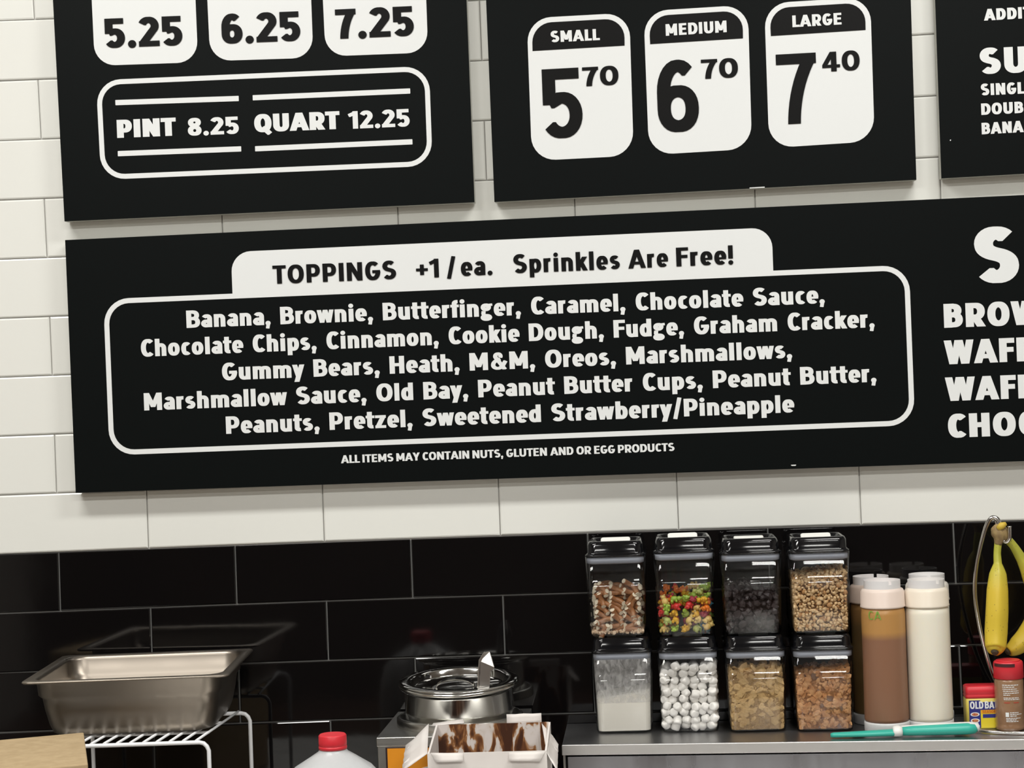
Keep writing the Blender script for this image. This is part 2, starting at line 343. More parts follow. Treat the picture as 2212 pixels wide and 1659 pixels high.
def glyph_mesh(c, w):
    """one glyph as a clean triangulated outline: all strokes united, uprights heavier than horizontals"""
    key = (c, round(w, 4))
    if key in GC: return GC[key]
    d = w * (1 - CONTRAST) / 2; W, S = glyph(c, w * CONTRAST); k = (W - 2 * d) / W if W > 3 * w else 1.; P = []
    dd = d if W > 3 * w * .6 else d
    for st in S:
        if st[0] == 'dot': P.append(hull([(st[1] + st[3] / CONTRAST * .92 * cos(2 * pi * q / 18) * 1.0 + d, st[2] + st[3] / CONTRAST * .92 * sin(2 * pi * q / 18)) for q in range(18)])); continue
        pts, closed, lo, hi, ww = st
        for q in ribbon(pts, closed, ww):
            q = clip_y(q, lo, hi)
            if not q: continue
            q = hull([(round(x + o_, 6), round(y, 6)) for x, y in q for o_ in (0, 2 * d)])
            if len(q) > 2: P.append(q)
    W += 2 * d
    V, F = [], []
    for q in P: F.append(list(range(len(V), len(V) + len(q)))); V += [Vector(p) for p in q]
    vo, eo, fo, _a, _b, of = delaunay_2d_cdt(V, [], F, 1, 1e-5)
    fo = [f for f, o_ in zip(fo, of) if o_]
    GC[key] = (W, [[(vo[i].x, vo[i].y) for i in f] for f in fo]); return GC[key]
def text_polys(txt, w, track=0., space=None):
    x = 0; out = []; first = True
    for c in txt:
        if c == ' ': x += space or .30; first = True; continue
        lb, rb = bearing(c)
        if not first: x += lb + track
        elif x: x += 0
        first = False
        W, T = glyph_mesh(c, w)
        out += [[(x + a, b) for a, b in q] for q in T]
        x += W + rb + track
    return out, x - rb - track
def lettering(txt, p0, p1, cap_px, w, m, parent, Y, prefix=None, space=None, name='lettering', track=0., dy=-.0006):
    """print txt on the plane y=Y so that its baseline runs between two points of that plane"""
    polys, W = text_polys(txt, w, track, space)
    Wp = text_polys(prefix, w, track, space)[1] if prefix else W
    a = at(*p0, Y); b = at(*p1, Y); u = (b - a) / Wp; h = cap_px * (Y - CAM.y) / F_PX / cos(PITCH)
    mb = MB()
    for q in polys:
        v = [a + u * x + Vector((0, 0, h * y)) + Vector((0, dy, 0)) for x, y in q]
        mb.add(v, [tuple(range(len(v)))])
    return mb.build(name, m, parent)
def flat(name, outline, Y, m, parent, th=.0006, hole=None):
    """thin vinyl sheet cut to an outline in the plane y=Y (list of (x,z)); optional hole with the same count of points"""
    mb = MB(); n = len(outline); y0, y1 = Y, Y - th
    if hole is None:
        mb.loft([[(x, y0, z) for x, z in outline], [(x, y1, z) for x, z in outline]], False, True, False)
    else:
        mb.loft([[(x, y0, z) for x, z in outline], [(x, y1, z) for x, z in outline], [(x, y1, z) for x, z in hole], [(x, y0, z) for x, z in hole]], False, False, False)
    return mb.build(name, m, parent)
def quad_round(c4, Y, rpx, n=8, inset=0., only=(1, 1, 1, 1)):
    """rounded outline in the plane y=Y from four photographed corners TL,TR,BR,BL"""
    P = [at(*c, Y) for c in c4]; k = (Y - CAM.y) / F_PX; P = [Vector((p.x, p.z)) for p in P]
    if inset:
        i = inset * k; cx = sum((p for p in P), Vector((0, 0))) / 4; Q = []
        for j, p in enumerate(P):
            e1 = (P[j - 1] - p).normalized(); e2 = (P[(j + 1) % 4] - p).normalized(); Q.append(p + e1 * i + e2 * i)
        P = Q
    out = []
    for j, p in enumerate(P):
        r = max(rpx - inset, 1) * k * only[j]
        e1 = (P[j - 1] - p).normalized(); e2 = (P[(j + 1) % 4] - p).normalized()
        if r < 1e-5: out += [(p.x, p.y)] * 1 + [(p.x + e2.x * 1e-5 * t, p.y + e2.y * 1e-5 * t) for t in range(1, n + 1)]; continue
        c = p + e1 * r + e2 * r
        for t in range(n + 1):
            a = R(90 * t / n); q = c - e2 * r * cos(a) - e1 * r * sin(a); out.append((q.x, q.y))
    return out

# ------------------------------------------------------------------ wall
wall = MB().box(-2.6, .004, 0, 3.6, .12, CEIL).build('wall_back', M_GR); tag(wall, kind='structure')
MB().box(-2.6, .0035, 0, 3.6, .0042, B - .001).build('grout_dark', M_GB, wall)
CX = (-.045631, .002438, .006483, -.027652, -.011856, -.010024, .019607, -.000086, .019356, -.000018)
CZ = (.001012, .004609, -.002732, -.005056, -.017012, -.016817, 0., .019446, -.000068, .019198)
def lay(x, z):        # the rows were laid by eye: they bow by a few millimetres
    xx = min(max(x, -.4), 1.9); zz = min(max(z, -.75), 1.15)
    f = (1, xx, zz, xx * xx, xx * zz, zz * zz, xx ** 3, xx * xx * zz, xx * zz * zz, zz ** 3)
    return (x + sum(a * b for a, b in zip(CX, f)), z + sum(a * b for a, b in zip(CZ, f)))
PT, HT, G = .3048, .1016, .0011
rt = random.Random(3); FAR = {True: MB(), False: MB()}
for row in range(-13, 19):
    off = -.2683 if row % 2 else -.1130
    col0, col1 = -8, 13
    for c in range(col0, col1):
        x0, x1 = off + c * PT, off + (c + 1) * PT
        if x1 < -2.5 or x0 > 3.5: continue
        far = x1 < -.55 or x0 > 2.0 or row > 11 or row < -7       # out of the photograph
        z0, z1 = row * HT, (row + 1) * HT
        white = row >= 0; g = G if white else .0013; mb = MB(); bev = .0022 if white else .0014
        ring = lambda e, y: [(lay(x0 + e, z0 + e)[0], y, B + lay(x0 + e, z0 + e)[1]), (lay(x1 - e, z0 + e)[0], y, B + lay(x1 - e, z0 + e)[1]), (lay(x1 - e, z1 - e)[0], y, B + lay(x1 - e, z1 - e)[1]), (lay(x0 + e, z1 - e)[0], y, B + lay(x0 + e, z1 - e)[1])]
        d = rt.uniform(-.0002, .0002); tx = rt.uniform(-.0003, .0003)
        a, b_, c_ = ring(g, .0042), ring(g, .0012 + d), ring(g + bev, 0 + d)
        c_ = [(p[0], p[1] + (tx if i in (1, 2) else -tx), p[2]) for i, p in enumerate(c_)]
        (FAR[white] if far else mb).loft([a, b_, c_], False, True, False)
        if not far: mb.build('tile', M_WT if white else M_BT, wall)
for k_ in FAR: tag(FAR[k_].build('tile_field', M_WT if k_ else M_BT, wall), kind='stuff')

# rest of the room
ROOM = (-2.6, 3.6, -7.2)
M_WALLP = mat('painted_wall', (.46, .43, .39), .7)
M_BACKW = mat('rear_wall_paint', (.055, .04, .032), .6, var=((.03, .024, .02), 1.3, 3))
tag(MB().box(-2.6, -7.2, -.1, 3.6, .12, 0).build('floor', mat('quarry_tile_floor', (.13, .075, .05), .35, var=((.10, .06, .045), 3, 4))), kind='structure')
tag(MB().box(-2.6, -7.2, CEIL, 3.6, .12, CEIL + .1).build('ceiling', mat('ceiling_paint', (.40, .37, .33), .8)), kind='structure')
tag(MB().box(-2.72, -7.2, 0, -2.6, .12, CEIL).build('wall_left', M_WALLP), kind='structure')
tag(MB().box(3.6, -7.2, 0, 3.72, .12, CEIL).build('wall_right', M_WALLP), kind='structure')
tag(MB().box(-2.6, -7.32, 0, 3.6, -7.2, CEIL).build('wall_front', M_BACKW), kind='structure')
for i, (lx, ly) in enumerate(LIGHTS):
    t = empty('ceiling_light', (lx, ly, CEIL)); tag(t, 'flat rectangular ceiling light panel over the shop floor', 'light', 'ceiling light panels')
    h = LW / 2 + .02
    MB().box(-h, -.17, -.022, h, .17, 0).build('frame', M_WPL, t)
    MB().box(-h + .02, -.15, -.026, h - .02, .15, -.022).build('diffuser', mat('lamp_diffuser', (.9, .9, .88), .6, emit=3.), t)

# ------------------------------------------------------------------ menu boards
YB = -.029
def board(name, label, c4, group='black menu boards on the tiled wall'):
    P = [at(*c, YB) for c in c4]; t = empty(name, (P[0].x, 0, P[3].z)); tag(t, label, 'menu board', group)
    inv = Matrix.Translation(-t.location)
    fr = [(p.x, p.z) for p in P]
    mb = MB().loft([[(x, -.004, z) for x, z in fr], [(x, YB + .0015, z) for x, z in fr]], True, True, False)
    mb.build('panel', M_BE, t, inv)
    MB().loft([[(x, YB + .0015, z) for x, z in fr], [(x, YB, z) for x, z in fr]], True, True, False).build('face', M_BF, t, inv)
    return t, inv
def put(o, t):
    o.matrix_parent_inverse = Matrix.Translation(-t.location); return o
class Bd:
    def __init__(s, label, c4): s.t, s.inv = board('menu_board', label, c4)
    def text(s, txt, p0, p1, cap, w, m=None, dark=False, dy=None, **k):
        put(lettering(txt, p0, p1, cap, w, m or M_VW, s.t, YB, dy=dy or (-.0016 if dark else -.0008), **k), s.t)
    def sheet(s, name, c4, r, m=None, only=(1, 1, 1, 1), Y=YB, th=.0006, **k): put(flat(name, quad_round(c4, Y, r, only=only, **k), Y, m or M_VW, s.t, th), s.t)
    def border(s, c4, r, wd, name='border', only=(1, 1, 1, 1)): put(flat(name, quad_round(c4, YB, r), YB, M_VW, s.t, hole=quad_round(c4, YB, r, inset=wd)), s.t)
    def bar(s, a, b, th):
        h = th / 2; put(flat('rule', quad_round([(a[0], a[1] - h), (b[0], b[1] - h), (b[0] + .4, b[1] + h), (a[0] + .4, a[1] + h)], YB, 1), YB, M_VW, s.t), s.t)

b1 = Bd('large black menu board at upper left listing pint and quart prices', [(97, -330), (993, -373), (1025, 437), (139.3, 478.3)])
b1.sheet('price_card', [(191, -157), (415.5, -168), (428, 134.6), (205, 142.3)], 46)
b1.sheet('price_card', [(440, -169), (665.5, -180), (677, 125), (454.3, 132)], 46)
b1.sheet('price_card', [(689, -181), (914, -192), (924.8, 113.6), (703.4, 122)], 46)
for tx, a, b in (('5.25', (228, 104), (395.3, 97.6)), ('6.25', (480, 94.6), (650, 88)), ('7.25', (726, 84.5), (895, 77))):
    b1.text(tx, a, b, 64, .265, M_VB, dark=True)
b1.border([(207.5, 173.5), (926.8, 142.6), (934.6, 358.4), (218.5, 388.4)], 54, 10.8)
b1.bar((249.2, 221.8), (515.6, 212.8), 11.3); b1.bar((545.8, 211.3), (886, 196.6), 11.3)
b1.bar((254.5, 332), (520.9, 321.7), 11.3); b1.bar((551, 321.5), (890.8, 306.4), 11.3)
b1.text('PINT', (253.5, 298.2), (381, 293), 39.5, .31, track=-.02)
b1.text('8.25', (406.5, 293.3), (516.6, 288.8), 37.6, .27)
b1.text('QUART', (550, 286), (734.6, 278.6), 38.8, .31, track=-.02)
b1.text('12.25', (754.7, 278.6), (885.6, 273), 38, .27)

b2 = Bd('black menu board at upper middle with small, medium and large price cards', [(1035, -360), (1955, -400), (1979.6, 388.4), (1068, 436.3)])
cards = [([(1138, 39.7), (1359.5, 27.6), (1369, 336.4), (1149.1, 347.6)], (1150.4, 110.2), (1349.2, 98.5), 'SMALL', (1190, 92), (1296, 87), 24.2, '5', (1175.5, 299.5), (1260.5, 295), 149, '70', (1258.8, 187), (1336.7, 182.8), 41),
         ([(1390.2, 24.4), (1615.4, 10.6), (1624.4, 321.6), (1401.9, 334.9)], (1404.5, 95.4), (1604.8, 82.9), 'MEDIUM', (1438.4, 77.9), (1569.8, 69.8), 25, '6', (1422.5, 286), (1511.5, 281.5), 152, '70', (1515.3, 171), (1594.7, 166.8), 41.5),
         ([(1650.9, 7.4), (1879.8, -6.4), (1889.3, 305.2), (1661.5, 320)], (1665.2, 77.9), (1869.7, 64.8), 'LARGE', (1711.8, 59.3), (1817.8, 53.2), 25, '7', (1681, 269.6), (1767.4, 265), 150, '40', (1776.5, 155.8), (1857.5, 151), 42)]
for c4, hl, hr, nm, na, nb, nh, dg, da, db, dh, sp, sa, sb, sh in cards:
    b2.sheet('price_card', c4, 52)
    k = YB; hd = [(c4[0][0] + 11.2, c4[0][1] + 10.6), (c4[1][0] - 11, c4[1][1] + 11.8), hr, hl]
    b2.sheet('card_header', hd, 42, M_VB, only=(1, 1, 0, 0), Y=YB - .0006)
    b2.text(nm, na, nb, nh, .275, dy=-.0022)
    b2.text(dg, da, db, dh, .215 if dg != '7' else .205, M_VB, dark=True)
    b2.text(sp, sa, sb, sh, .235, M_VB, dark=True)

b2.sheet('paint_chip', [(1619, 405.2), (1652, 403.2), (1652, 405.4), (1619, 407.2)], 1)
b3 = Bd('black menu board at upper right cut by the photo edge, with sundae list', [(2006, -402), (2900, -440), (2925, 335), (2033.6, 385.4)])
b3.text('ADDITIONAL', (2125.8, 44.8), (2207.6, 40.2), 24.5, .30, prefix='ADDI')
b3.text('SUNDAES', (2117, 161), (2162.4, 158.7), 55, .30, prefix='S')
b3.text('SINGLE', (2119, 206.5), (2195.2, 203), 24.6, .29, prefix='SING')
b3.text('DOUBLE', (2119.8, 248.5), (2210.7, 243.9), 24.3, .29, prefix='DOUB')
b3.text('BANANA', (2120.8, 290.4), (2211.2, 285.4), 24.4, .29, prefix='BANA')
b3.sheet('paint_chip', [(2052, 301.5), (2054.4, 301.4), (2054, 304.4), (2051.8, 304.4)], 1)

b4 = Bd('long low black menu board listing the toppings', [(140.6, 518.6), (2960, 386), (2985, 970), (163.5, 1065)])
b4.border([(223.3, 646.2), (1963.5, 572.2), (1976.6, 918.5), (236.9, 983.6)], 56, 11)
b4.sheet('heading_tab', [(499, 544.4), (1667, 491.3), (1670.4, 588.5), (502.5, 638.6)], 43, only=(1, 1, 0, 0), th=.00055)
for tx, a, b, h in (('TOPPINGS', (590, 613.4), (856.4, 602.7), 39.8), ('+1', (899.6, 601), (948.6, 599), 40.5), ('/', (966, 597.5), (985, 596.5), 40), ('ea.', (996.3, 596.7), (1064.4, 593.2), 41),
                    ('Sprinkles', (1109.7, 590.6), (1339.5, 581), 40.4), ('Are', (1357.7, 580.4), (1443.8, 576), 40), ('Free!', (1461.4, 575.7), (1584.2, 570.4), 40.4)):
    b4.text(tx, a, b, h, .245, M_VB, dark=True, track=.01)
for tx, a, b in (('Banana, Brownie, Butterfinger, Caramel, Chocolate Sauce,', (403.4, 708.6), (1782.3, 655)),
                 ('Chocolate Chips, Cinnamon, Cookie Dough, Fudge, Graham Cracker,', (304.6, 770.8), (1890, 706.9)),
                 ('Gummy Bears, Heath, M&M, Oreos, Marshmallows,', (480, 821.8), (1712, 773.4)),
                 ('Marshmallow Sauce, Old Bay, Peanut Butter Cups, Peanut Butter,', (311.9, 886.8), (1894, 824.7)),
                 ('Peanuts, Pretzel, Sweetened Strawberry/Pineapple', (488.9, 937.3), (1716.4, 890.6))):
    b4.text(tx, a, b, 38, .262, space=.46, track=-.012)
b4.text('ALL ITEMS MAY CONTAIN NUTS, GLUTEN AND OR EGG PRODUCTS', (737, 1000.8), (1457.2, 974), 17.3, .25, space=.30, track=-.015)
b4.text('S', (2106, 613), (2202.5, 610), 118, .295)
b4.text('BROWNIE', (2039.5, 708.3), (2181.5, 702.9), 51, .30, prefix='BRO')
b4.text('WAFFLE', (2040, 787.4), (2192.3, 781.2), 51, .30, prefix='WAF')
b4.text('WAFFLE', (2042.5, 866.6), (2195.5, 860.9), 50.5, .30, prefix='WAF')
b4.text('CHOCOLATE', (2047.4, 945.9), (2194.9, 940.4), 50.5, .30, prefix='CHO')

b4.sheet('paint_chip', [(1708, 1004.2), (1720, 1003.7), (1719, 1006.2), (1710, 1006.4)], 1)

# ------------------------------------------------------------------ work counter (below the frame)
t = empty('work_counter', (.4, -.5, 0)); tag(t, 'long stainless steel work counter along the black tiled wall', 'counter')
CT = B - .50
MB().box(-2.6, -.46, CT - .04, 2.0, .49, CT).build('worktop', M_ST, t, bevel=.004)
MB().box(-2.5, -.42, .1, 1.95, .45, CT - .04).build('cabinet', M_ST, t)
for x in (-2.45, -.8, .7, 1.9):
    for y in (-.38, .4): MB().box(x - .02, y - .02, 0, x + .02, y + .02, .1).build('leg', M_ST, t)

# ------------------------------------------------------------------ steel cabinet with the topping shelf
ZS = B - .32
def zs(x): return ZS - .0078 * (x - .549)      # the cabinet stands a little out of level
p = onz(1214, 1609, ZS); SX0, SY0 = p.x, -.199; SX1 = 1.75
t = empty('steel_cabinet', ((SX0 + SX1) / 2, SY0 / 2, CT)); tag(t, 'low stainless steel cabinet whose top carries the topping containers', 'cabinet')
inv = Matrix.Translation(-t.location)
MB().box(SX0, SY0, ZS - .0165, SX1, -.004, ZS).build('top_panel', M_STD, t, inv, bevel=.0012)
MB().box(SX0 - .0004, SY0 - .0012, ZS - .0168, SX1, SY0, ZS - .0006).build('front_lip', mat('lip_steel', (.78, .77, .76), .4, metal=1.), t, inv, bevel=.0006)
MB().box(SX0 + .004, SY0 + .016, CT, SX1 - .004, -.006, ZS - .017).build('carcass', M_DK, t, inv)
MB().box(SX0 + .001, SY0 + .004, CT, SX0 + .0045, -.006, ZS - .0175).build('side_panel', M_ST, t, inv)
MB().box(SX0 + .0075, SY0 + .006, CT, SX1 - .008, SY0 + .016, ZS - .0205).build('front_panel', mat('panel_steel', (.42, .42, .45), .3, metal=1., rvar=(.2, .42, 5), rstretch=(7, 1, .6), bump=(3, .35, .004)), t, inv, bevel=.001)

for o in t.children:
    for v in o.data.vertices:
        dx = v.co.x + t.location.x - SX0; yy = v.co.y + t.location.y
        v.co.y = yy * (1 + .033 * dx / .199) - t.location.y if yy < -.03 else v.co.y
        if v.co.z + t.location.z > CT + .01: v.co.z -= .0078 * dx

# ------------------------------------------------------------------ storage containers and what is in them
HB, HL = .1335, .0240
def container(label, x, y, z, rz=0, lift=0., open_lever=0., dusty=False):
    t = empty('storage_container', (x, y, z), rz); tag(t, label, 'container', 'clear square containers with black lids')
    o, i = MB(), MB(); th = .0018
    hw = lambda zz: .0462 + .0036 * min(1, zz / HB)
    prof = [(hw(0) - .006, 0), (hw(0) - .002, .0012), (hw(0), .005), (hw(.06), .06), (hw(HB), HB)]
    loops = [rrect(h, h, .013 if k > 1 else .010, zz) for k, (h, zz) in enumerate(prof)]
    inner = [rrect(h - th, h - th, .0115, max(zz, .0025)) for h, zz in reversed(prof[1:])]
    o.loft(loops + inner, True, True, True); o.build('body', M_CLR, t)
    zl = HB + lift
    g = MB(); g.loft([rrect(hw(HB) - .0075, hw(HB) - .0075, .011, zl - .0135), rrect(hw(HB) - .0025, hw(HB) - .0025, .012, zl - .0115), rrect(hw(HB) - .0022, hw(HB) - .0022, .012, zl - .0022)]); g.build('gasket', M_GSK, t)
    l = MB(); hx = .0468
    l.loft([rrect(.0494, .0494, .014, zl - .0015), rrect(.0502, .0502, .014, zl + .0005), rrect(.0498, .0498, .014, zl + .0022), rrect(.0474, .0474, .014, zl + .0034), rrect(hx, hx, .015, zl + .006), rrect(hx - .0008, hx - .0008, .015, zl + HL - .006),
            rrect(hx - .0035, hx - .0035, .014, zl + HL - .001), rrect(hx - .0065, hx - .0065, .012, zl + HL), rrect(hx - .0085, hx - .0085, .011, zl + HL - .002), rrect(hx - .011, hx - .011, .010, zl + HL - .009)], True, True, True)
    lid = l.build('lid', M_LID, t)
    h = MB(); a = open_lever
    h.loft([rrect(.0245, .0090, .004, 0), rrect(.0245, .0090, .004, .003), rrect(.0235, .0080, .0035, .0042)], True, True, True)
    hb = h.build('lever', M_BTN, lid); hb.location = (0, .006, zl + HL - .0050); hb.rotation_euler = (a, 0, 0); hb['label'] = 'white flip lever'
    pv = MB()
    for sx in (-1, 1): pv.lathe([(.0034, 0), (.0034, .003), (.002, .0045)], 14, (sx * .029, .014))
    pv.box(-.03, -.006, 0, .03, .0, .002); pb = pv.build('pivot', M_LID, lid); pb.location = (0, 0, zl + HL - .0085)
    return t
YC = -.0565
X1 = [1334, 1479.5, 1622, 1767.5]; X2 = [1347, 1489, 1632, 1777]
low = ['clear container half full of white powder, lower row at left, walls dusted', 'clear container full of white mini marshmallows, lower row', 'clear container of pale tan crushed crackers, lower row', 'clear container of orange brown crumbled candy, lower row at right']
upp = ['clear container of brown pretzel pieces, upper row at left', 'clear container of coloured gummy bears with its lid slightly raised', 'clear container of dark chocolate chunks, upper row', 'clear container of chopped peanuts, upper row at right']
cl = []; cu = []
for k in range(4):
    YC = (-.064, -.070, -.077, -.083)[k]; p = at(X2[k], 1495, YC); zc = zs(p.x) + .0006; cl.append(container(low[k], p.x, YC, zc, rz=(.01, -.015, .008, -.02)[k]))
    p = at(X1[k], 1290, YC); cu.append(container(upp[k], p.x, YC, zc + HB + HL + .0008, rz=(-.02, .01, .0, .015)[k], lift=(0, .004, 0, 0)[k], open_lever=(.38, .62, .06, .42)[k]))
rg = random.Random(11)
def rand_rot(r): return Matrix.Rotation(r.uniform(0, 6.28), 3, 'Z') @ Matrix.Rotation(r.uniform(0, 6.28), 3, 'X') @ Matrix.Rotation(r.uniform(0, 6.28), 3, 'Y')
def lattice(d, top, hw=.0435, z0=.0045, jit=.18, topslope=(0, 0), shell=None):
    """staggered packing; top is the fill height"""
    out = []; k = 0; z = z0 + d * .45
    while z < top + .03:
        n = int((2 * hw) / d); off = .25 * d * (1 if k % 2 else -1); sp = (2 * hw - d * 1.05) / max(1, n - 1)
        for i in range(n):
            for j in range(n):
                x = -hw + d * .52 + i * sp + off * .5; y = -hw + d * .52 + j * sp - off * .5
                x += rg.uniform(-jit, jit) * d; y += rg.uniform(-jit, jit) * d; zz = z + rg.uniform(-jit, jit) * d
                lim = top + topslope[0] * x / hw + topslope[1] * y / hw
                if zz > lim: continue
                m = hw - d * .45; x = max(-m, min(m, x)); y = max(-m, min(m, y)); zz = max(z0 + d * .38, zz)
                if shell and (y > -hw + shell and zz < lim - shell and abs(x) < hw - shell * .6): continue
                out.append(Vector((x, y, zz)))
        z += d * .80; k += 1
    return out
def scatter(name, protos, spots, cont, label, cat, group, rots=None, labels=None):
    """one top-level object per piece, sharing mesh data"""
    for i, p in enumerate(spots):
        k = i % len(protos); src = protos[k]; o = src.copy() if src.get('used') else src; 
        if src.get('used'): COL.objects.link(o)
        src['used'] = 1
        o.location = cont.matrix_world @ p; o.rotation_euler = rand_rot(rg).to_euler() if rots is None else rots(i)
        tag(o, labels[k] if labels else label, cat, group[k] if isinstance(group, list) else group)
        if 'used' in o and o is not src: del o['used']
    for s_ in protos:
        if 'used' in s_: del s_['used']
bpy.context.view_layer.update()
# marshmallows
mm = []
for v in range(4):
    mb = MB(); r, h = .0065 + .0003 * v, .0062 + .0003 * v
    mb.lathe([(r * .55, -h), (r * .86, -h * .93), (r, -h * .6), (r * 1.04, 0), (r, h * .6), (r * .86, h * .93), (r * .55, h)], 14, smooth=True)
    mm.append(mb.build('marshmallow', mat('marshmallow', (.92, .90, .86), .75, sss=.2, rad=(.003, .003, .003)), None))
scatter('marshmallow', mm, lattice(.0134, .108, hw=.0455, jit=.2, topslope=(.004, -.002), shell=.030), cl[1], 'small white cylindrical marshmallow heaped in the second lower container', 'marshmallow', 'mini marshmallows in the container')
# gummy bears
cols = [((.62, .03, .03), 'red'), ((.75, .42, .03), 'yellow'), ((.80, .20, .02), 'orange'), ((.34, .50, .07), 'green'), ((.72, .50, .16), 'pale amber'), ((.04, .22, .32), 'blue'), ((.42, .05, .09), 'dark crimson'), ((.45, .52, .14), 'lime')]
gb = []; gl_ = []; gg = []
for (c, nm) in cols:
    mb = MB()
    def blob(cx, cy, cz, rx, ry, rz_):
        mb.loft([[(cx + rx * sin(R(a)) * cos(2 * pi * j / 8), cy + ry * sin(R(a)) * sin(2 * pi * j / 8), cz - rz_ * cos(R(a))) for j in range(8)] for a in (25, 60, 90, 120, 155)], True, True, True)
    blob(0, 0, -.001, .0058, .0048, .0066); blob(0, -.0005, .0068, .0044, .0042, .0042)
    for sx in (-1, 1):
        blob(sx * .0030, .0002, .0098, .0017, .0015, .0016); blob(sx * .0042, -.0040, .0022, .0020, .0024, .0020); blob(sx * .0036, -.0036, -.0050, .0026, .0034, .0025)
    m = mat('gummy_' + nm.replace(' ', '_'), c, .22, spec=.5, sss=.6, rad=(.006, .004, .003))
    gb.append(mb.build('gummy_bear', m, None)); gl_.append(nm + ' gummy bear heaped in the upper clear container'); gg.append(nm + ' gummy bears in the container')
sp = lattice(.0150, .070, hw=.0425, jit=.25, topslope=(.006, .006), shell=.028); rg.shuffle(sp)
gi = [rg.choice([0, 1, 2, 3, 4, 0, 1, 3, 6, 7, 2, 4]) if rg.random() > .045 else 5 for _ in sp]
for k in range(8):
    scatter('gummy_bear', [gb[k]], [p for p, q in zip(sp, gi) if q == k], cu[1], gl_[k], 'gummy bear', gg[k])
# pretzels
pz = []
for v in range(5):
    mb = MB(); L_ = .022 + .0026 * v; c = .003 + .0018 * v; r = .0044
    mb.tube(spline([(-L_ / 2, 0, 0), (-L_ / 6, c * .8, 0), (L_ / 6, c * .8, .001), (L_ / 2, -.001, 0)], 4), r, 8, radii=None)
    o = mb.build('pretzel_piece', mat('pretzel_crust', (.26, .098, .032), .38, var=((.36, .16, .06), 160, 3)), None)
    e = MB()
    for sx, yy in ((-1, 0), (1, -.001)):
        dx, dy = sx * .8, -.6; q = Vector((sx * L_ / 2, yy, 0)); e.tube([q, q + Vector((dx * .0012, dy * .0012, 0))], r * .92, 8)
    e.build('broken_end', mat('pretzel_crumb', (.80, .72, .56), .8), o)
    pz.append(o)
def scatter_tree(protos, spots, cont, label, cat, group, rots):
    src_used = set()
    for i, p in enumerate(spots):
        k = i % len(protos); s_ = protos[k]
        if k in src_used:
            o = s_.copy(); COL.objects.link(o)
            for ch in s_.children: c = ch.copy(); COL.objects.link(c); c.parent = o
        else: o = s_; src_used.add(k)
        o.location = cont.matrix_world @ p; o.rotation_euler = rots(i, p); tag(o, label, cat, group)
sp = []
for lay_ in range(9):
    for j in range(3):
        for y in (-.036, -.026, -.008, .014, .034):
            zz = .010 + lay_ * .0085 + rg.uniform(-.002, .002)
            if zz > .079 + rg.uniform(-.006, .006): continue
            sp.append(Vector((-.0235 + j * .0235 + rg.uniform(-.003, .003), max(-.0375, min(.030, y)) + rg.uniform(-.002, .002), zz)))
def prot(i, p):
    if p.y < -.03: return (pi / 2 * 0 + rg.uniform(-.25, .25), rg.choice([.2, -.4, .9, -1.0, .6, -.2, 1.2]) + rg.uniform(-.2, .2), rg.uniform(-.15, .15))
    return (rg.uniform(-1, 1), rg.uniform(-.5, .5), rg.uniform(-.4, .4))
scatter_tree(pz, sp, cu[0], 'curved brown pretzel piece with pale broken ends in the upper left container', 'pretzel', 'pretzel pieces in the container', prot)
def chunk(mb, c, sx, sy, sz, r, n=1):
    """irregular broken crumb: a jittered low-poly lump"""
    m = rand_rot(r); ph = (1 + 5 ** .5) / 2
    V = [(-1, ph, 0), (1, ph, 0), (-1, -ph, 0), (1, -ph, 0), (0, -1, ph), (0, 1, ph), (0, -1, -ph), (0, 1, -ph), (ph, 0, -1), (ph, 0, 1), (-ph, 0, -1), (-ph, 0, 1)]
    Fc = [(0, 11, 5), (0, 5, 1), (0, 1, 7), (0, 7, 10), (0, 10, 11), (1, 5, 9), (5, 11, 4), (11, 10, 2), (10, 7, 6), (7, 1, 8), (3, 9, 4), (3, 4, 2), (3, 2, 6), (3, 6, 8), (3, 8, 9), (4, 9, 5), (2, 4, 11), (6, 2, 10), (8, 6, 7), (9, 8, 1)]
    vs = []
    for v in V:
        k = r.uniform(.38, .68); q = m @ Vector((v[0] * sx * k, v[1] * sy * k, v[2] * sz * k)); vs.append(c + q)
    mb.add(vs, Fc, n == 2)
def stuff(name, m, cont, label, cat, spots, size, flat_=1., smooth=1, core=None, var=.5, mat2=None, frac2=.14, inset=.0016):
    mb = MB(); mb2 = MB(); rng = []
    for p in spots:
        k = 1 + rg.uniform(-var, var) * .8; b = mb2 if (mat2 and rg.random() < frac2) else mb; a = len(b.v)
        chunk(b, p, size * k, size * k * rg.uniform(.6, 1), size * k * flat_, rg, smooth)
        ins = rg.uniform(0, inset)                       # each piece lies a little nearer to or farther from the wall
        for q in range(a, len(b.v)):
            x, y, z = b.v[q]; lim = .0434 + .0032 * max(0, min(1, z / HB)) - ins
            b.v[q] = (max(-lim, min(lim, x)), max(-lim, min(lim, y)), max(.0036, z))
    o = mb.build(name, m, None); o.location = cont.matrix_world @ Vector((0, 0, 0)); o.rotation_euler = (0, 0, cont.rotation_euler.z)
    tag(o, label, cat, None, 'stuff')
    if mat2 and mb2.v: mb2.build('fleck', mat2, o)
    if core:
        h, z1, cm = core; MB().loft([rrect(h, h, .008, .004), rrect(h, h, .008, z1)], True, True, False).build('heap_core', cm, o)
    return o
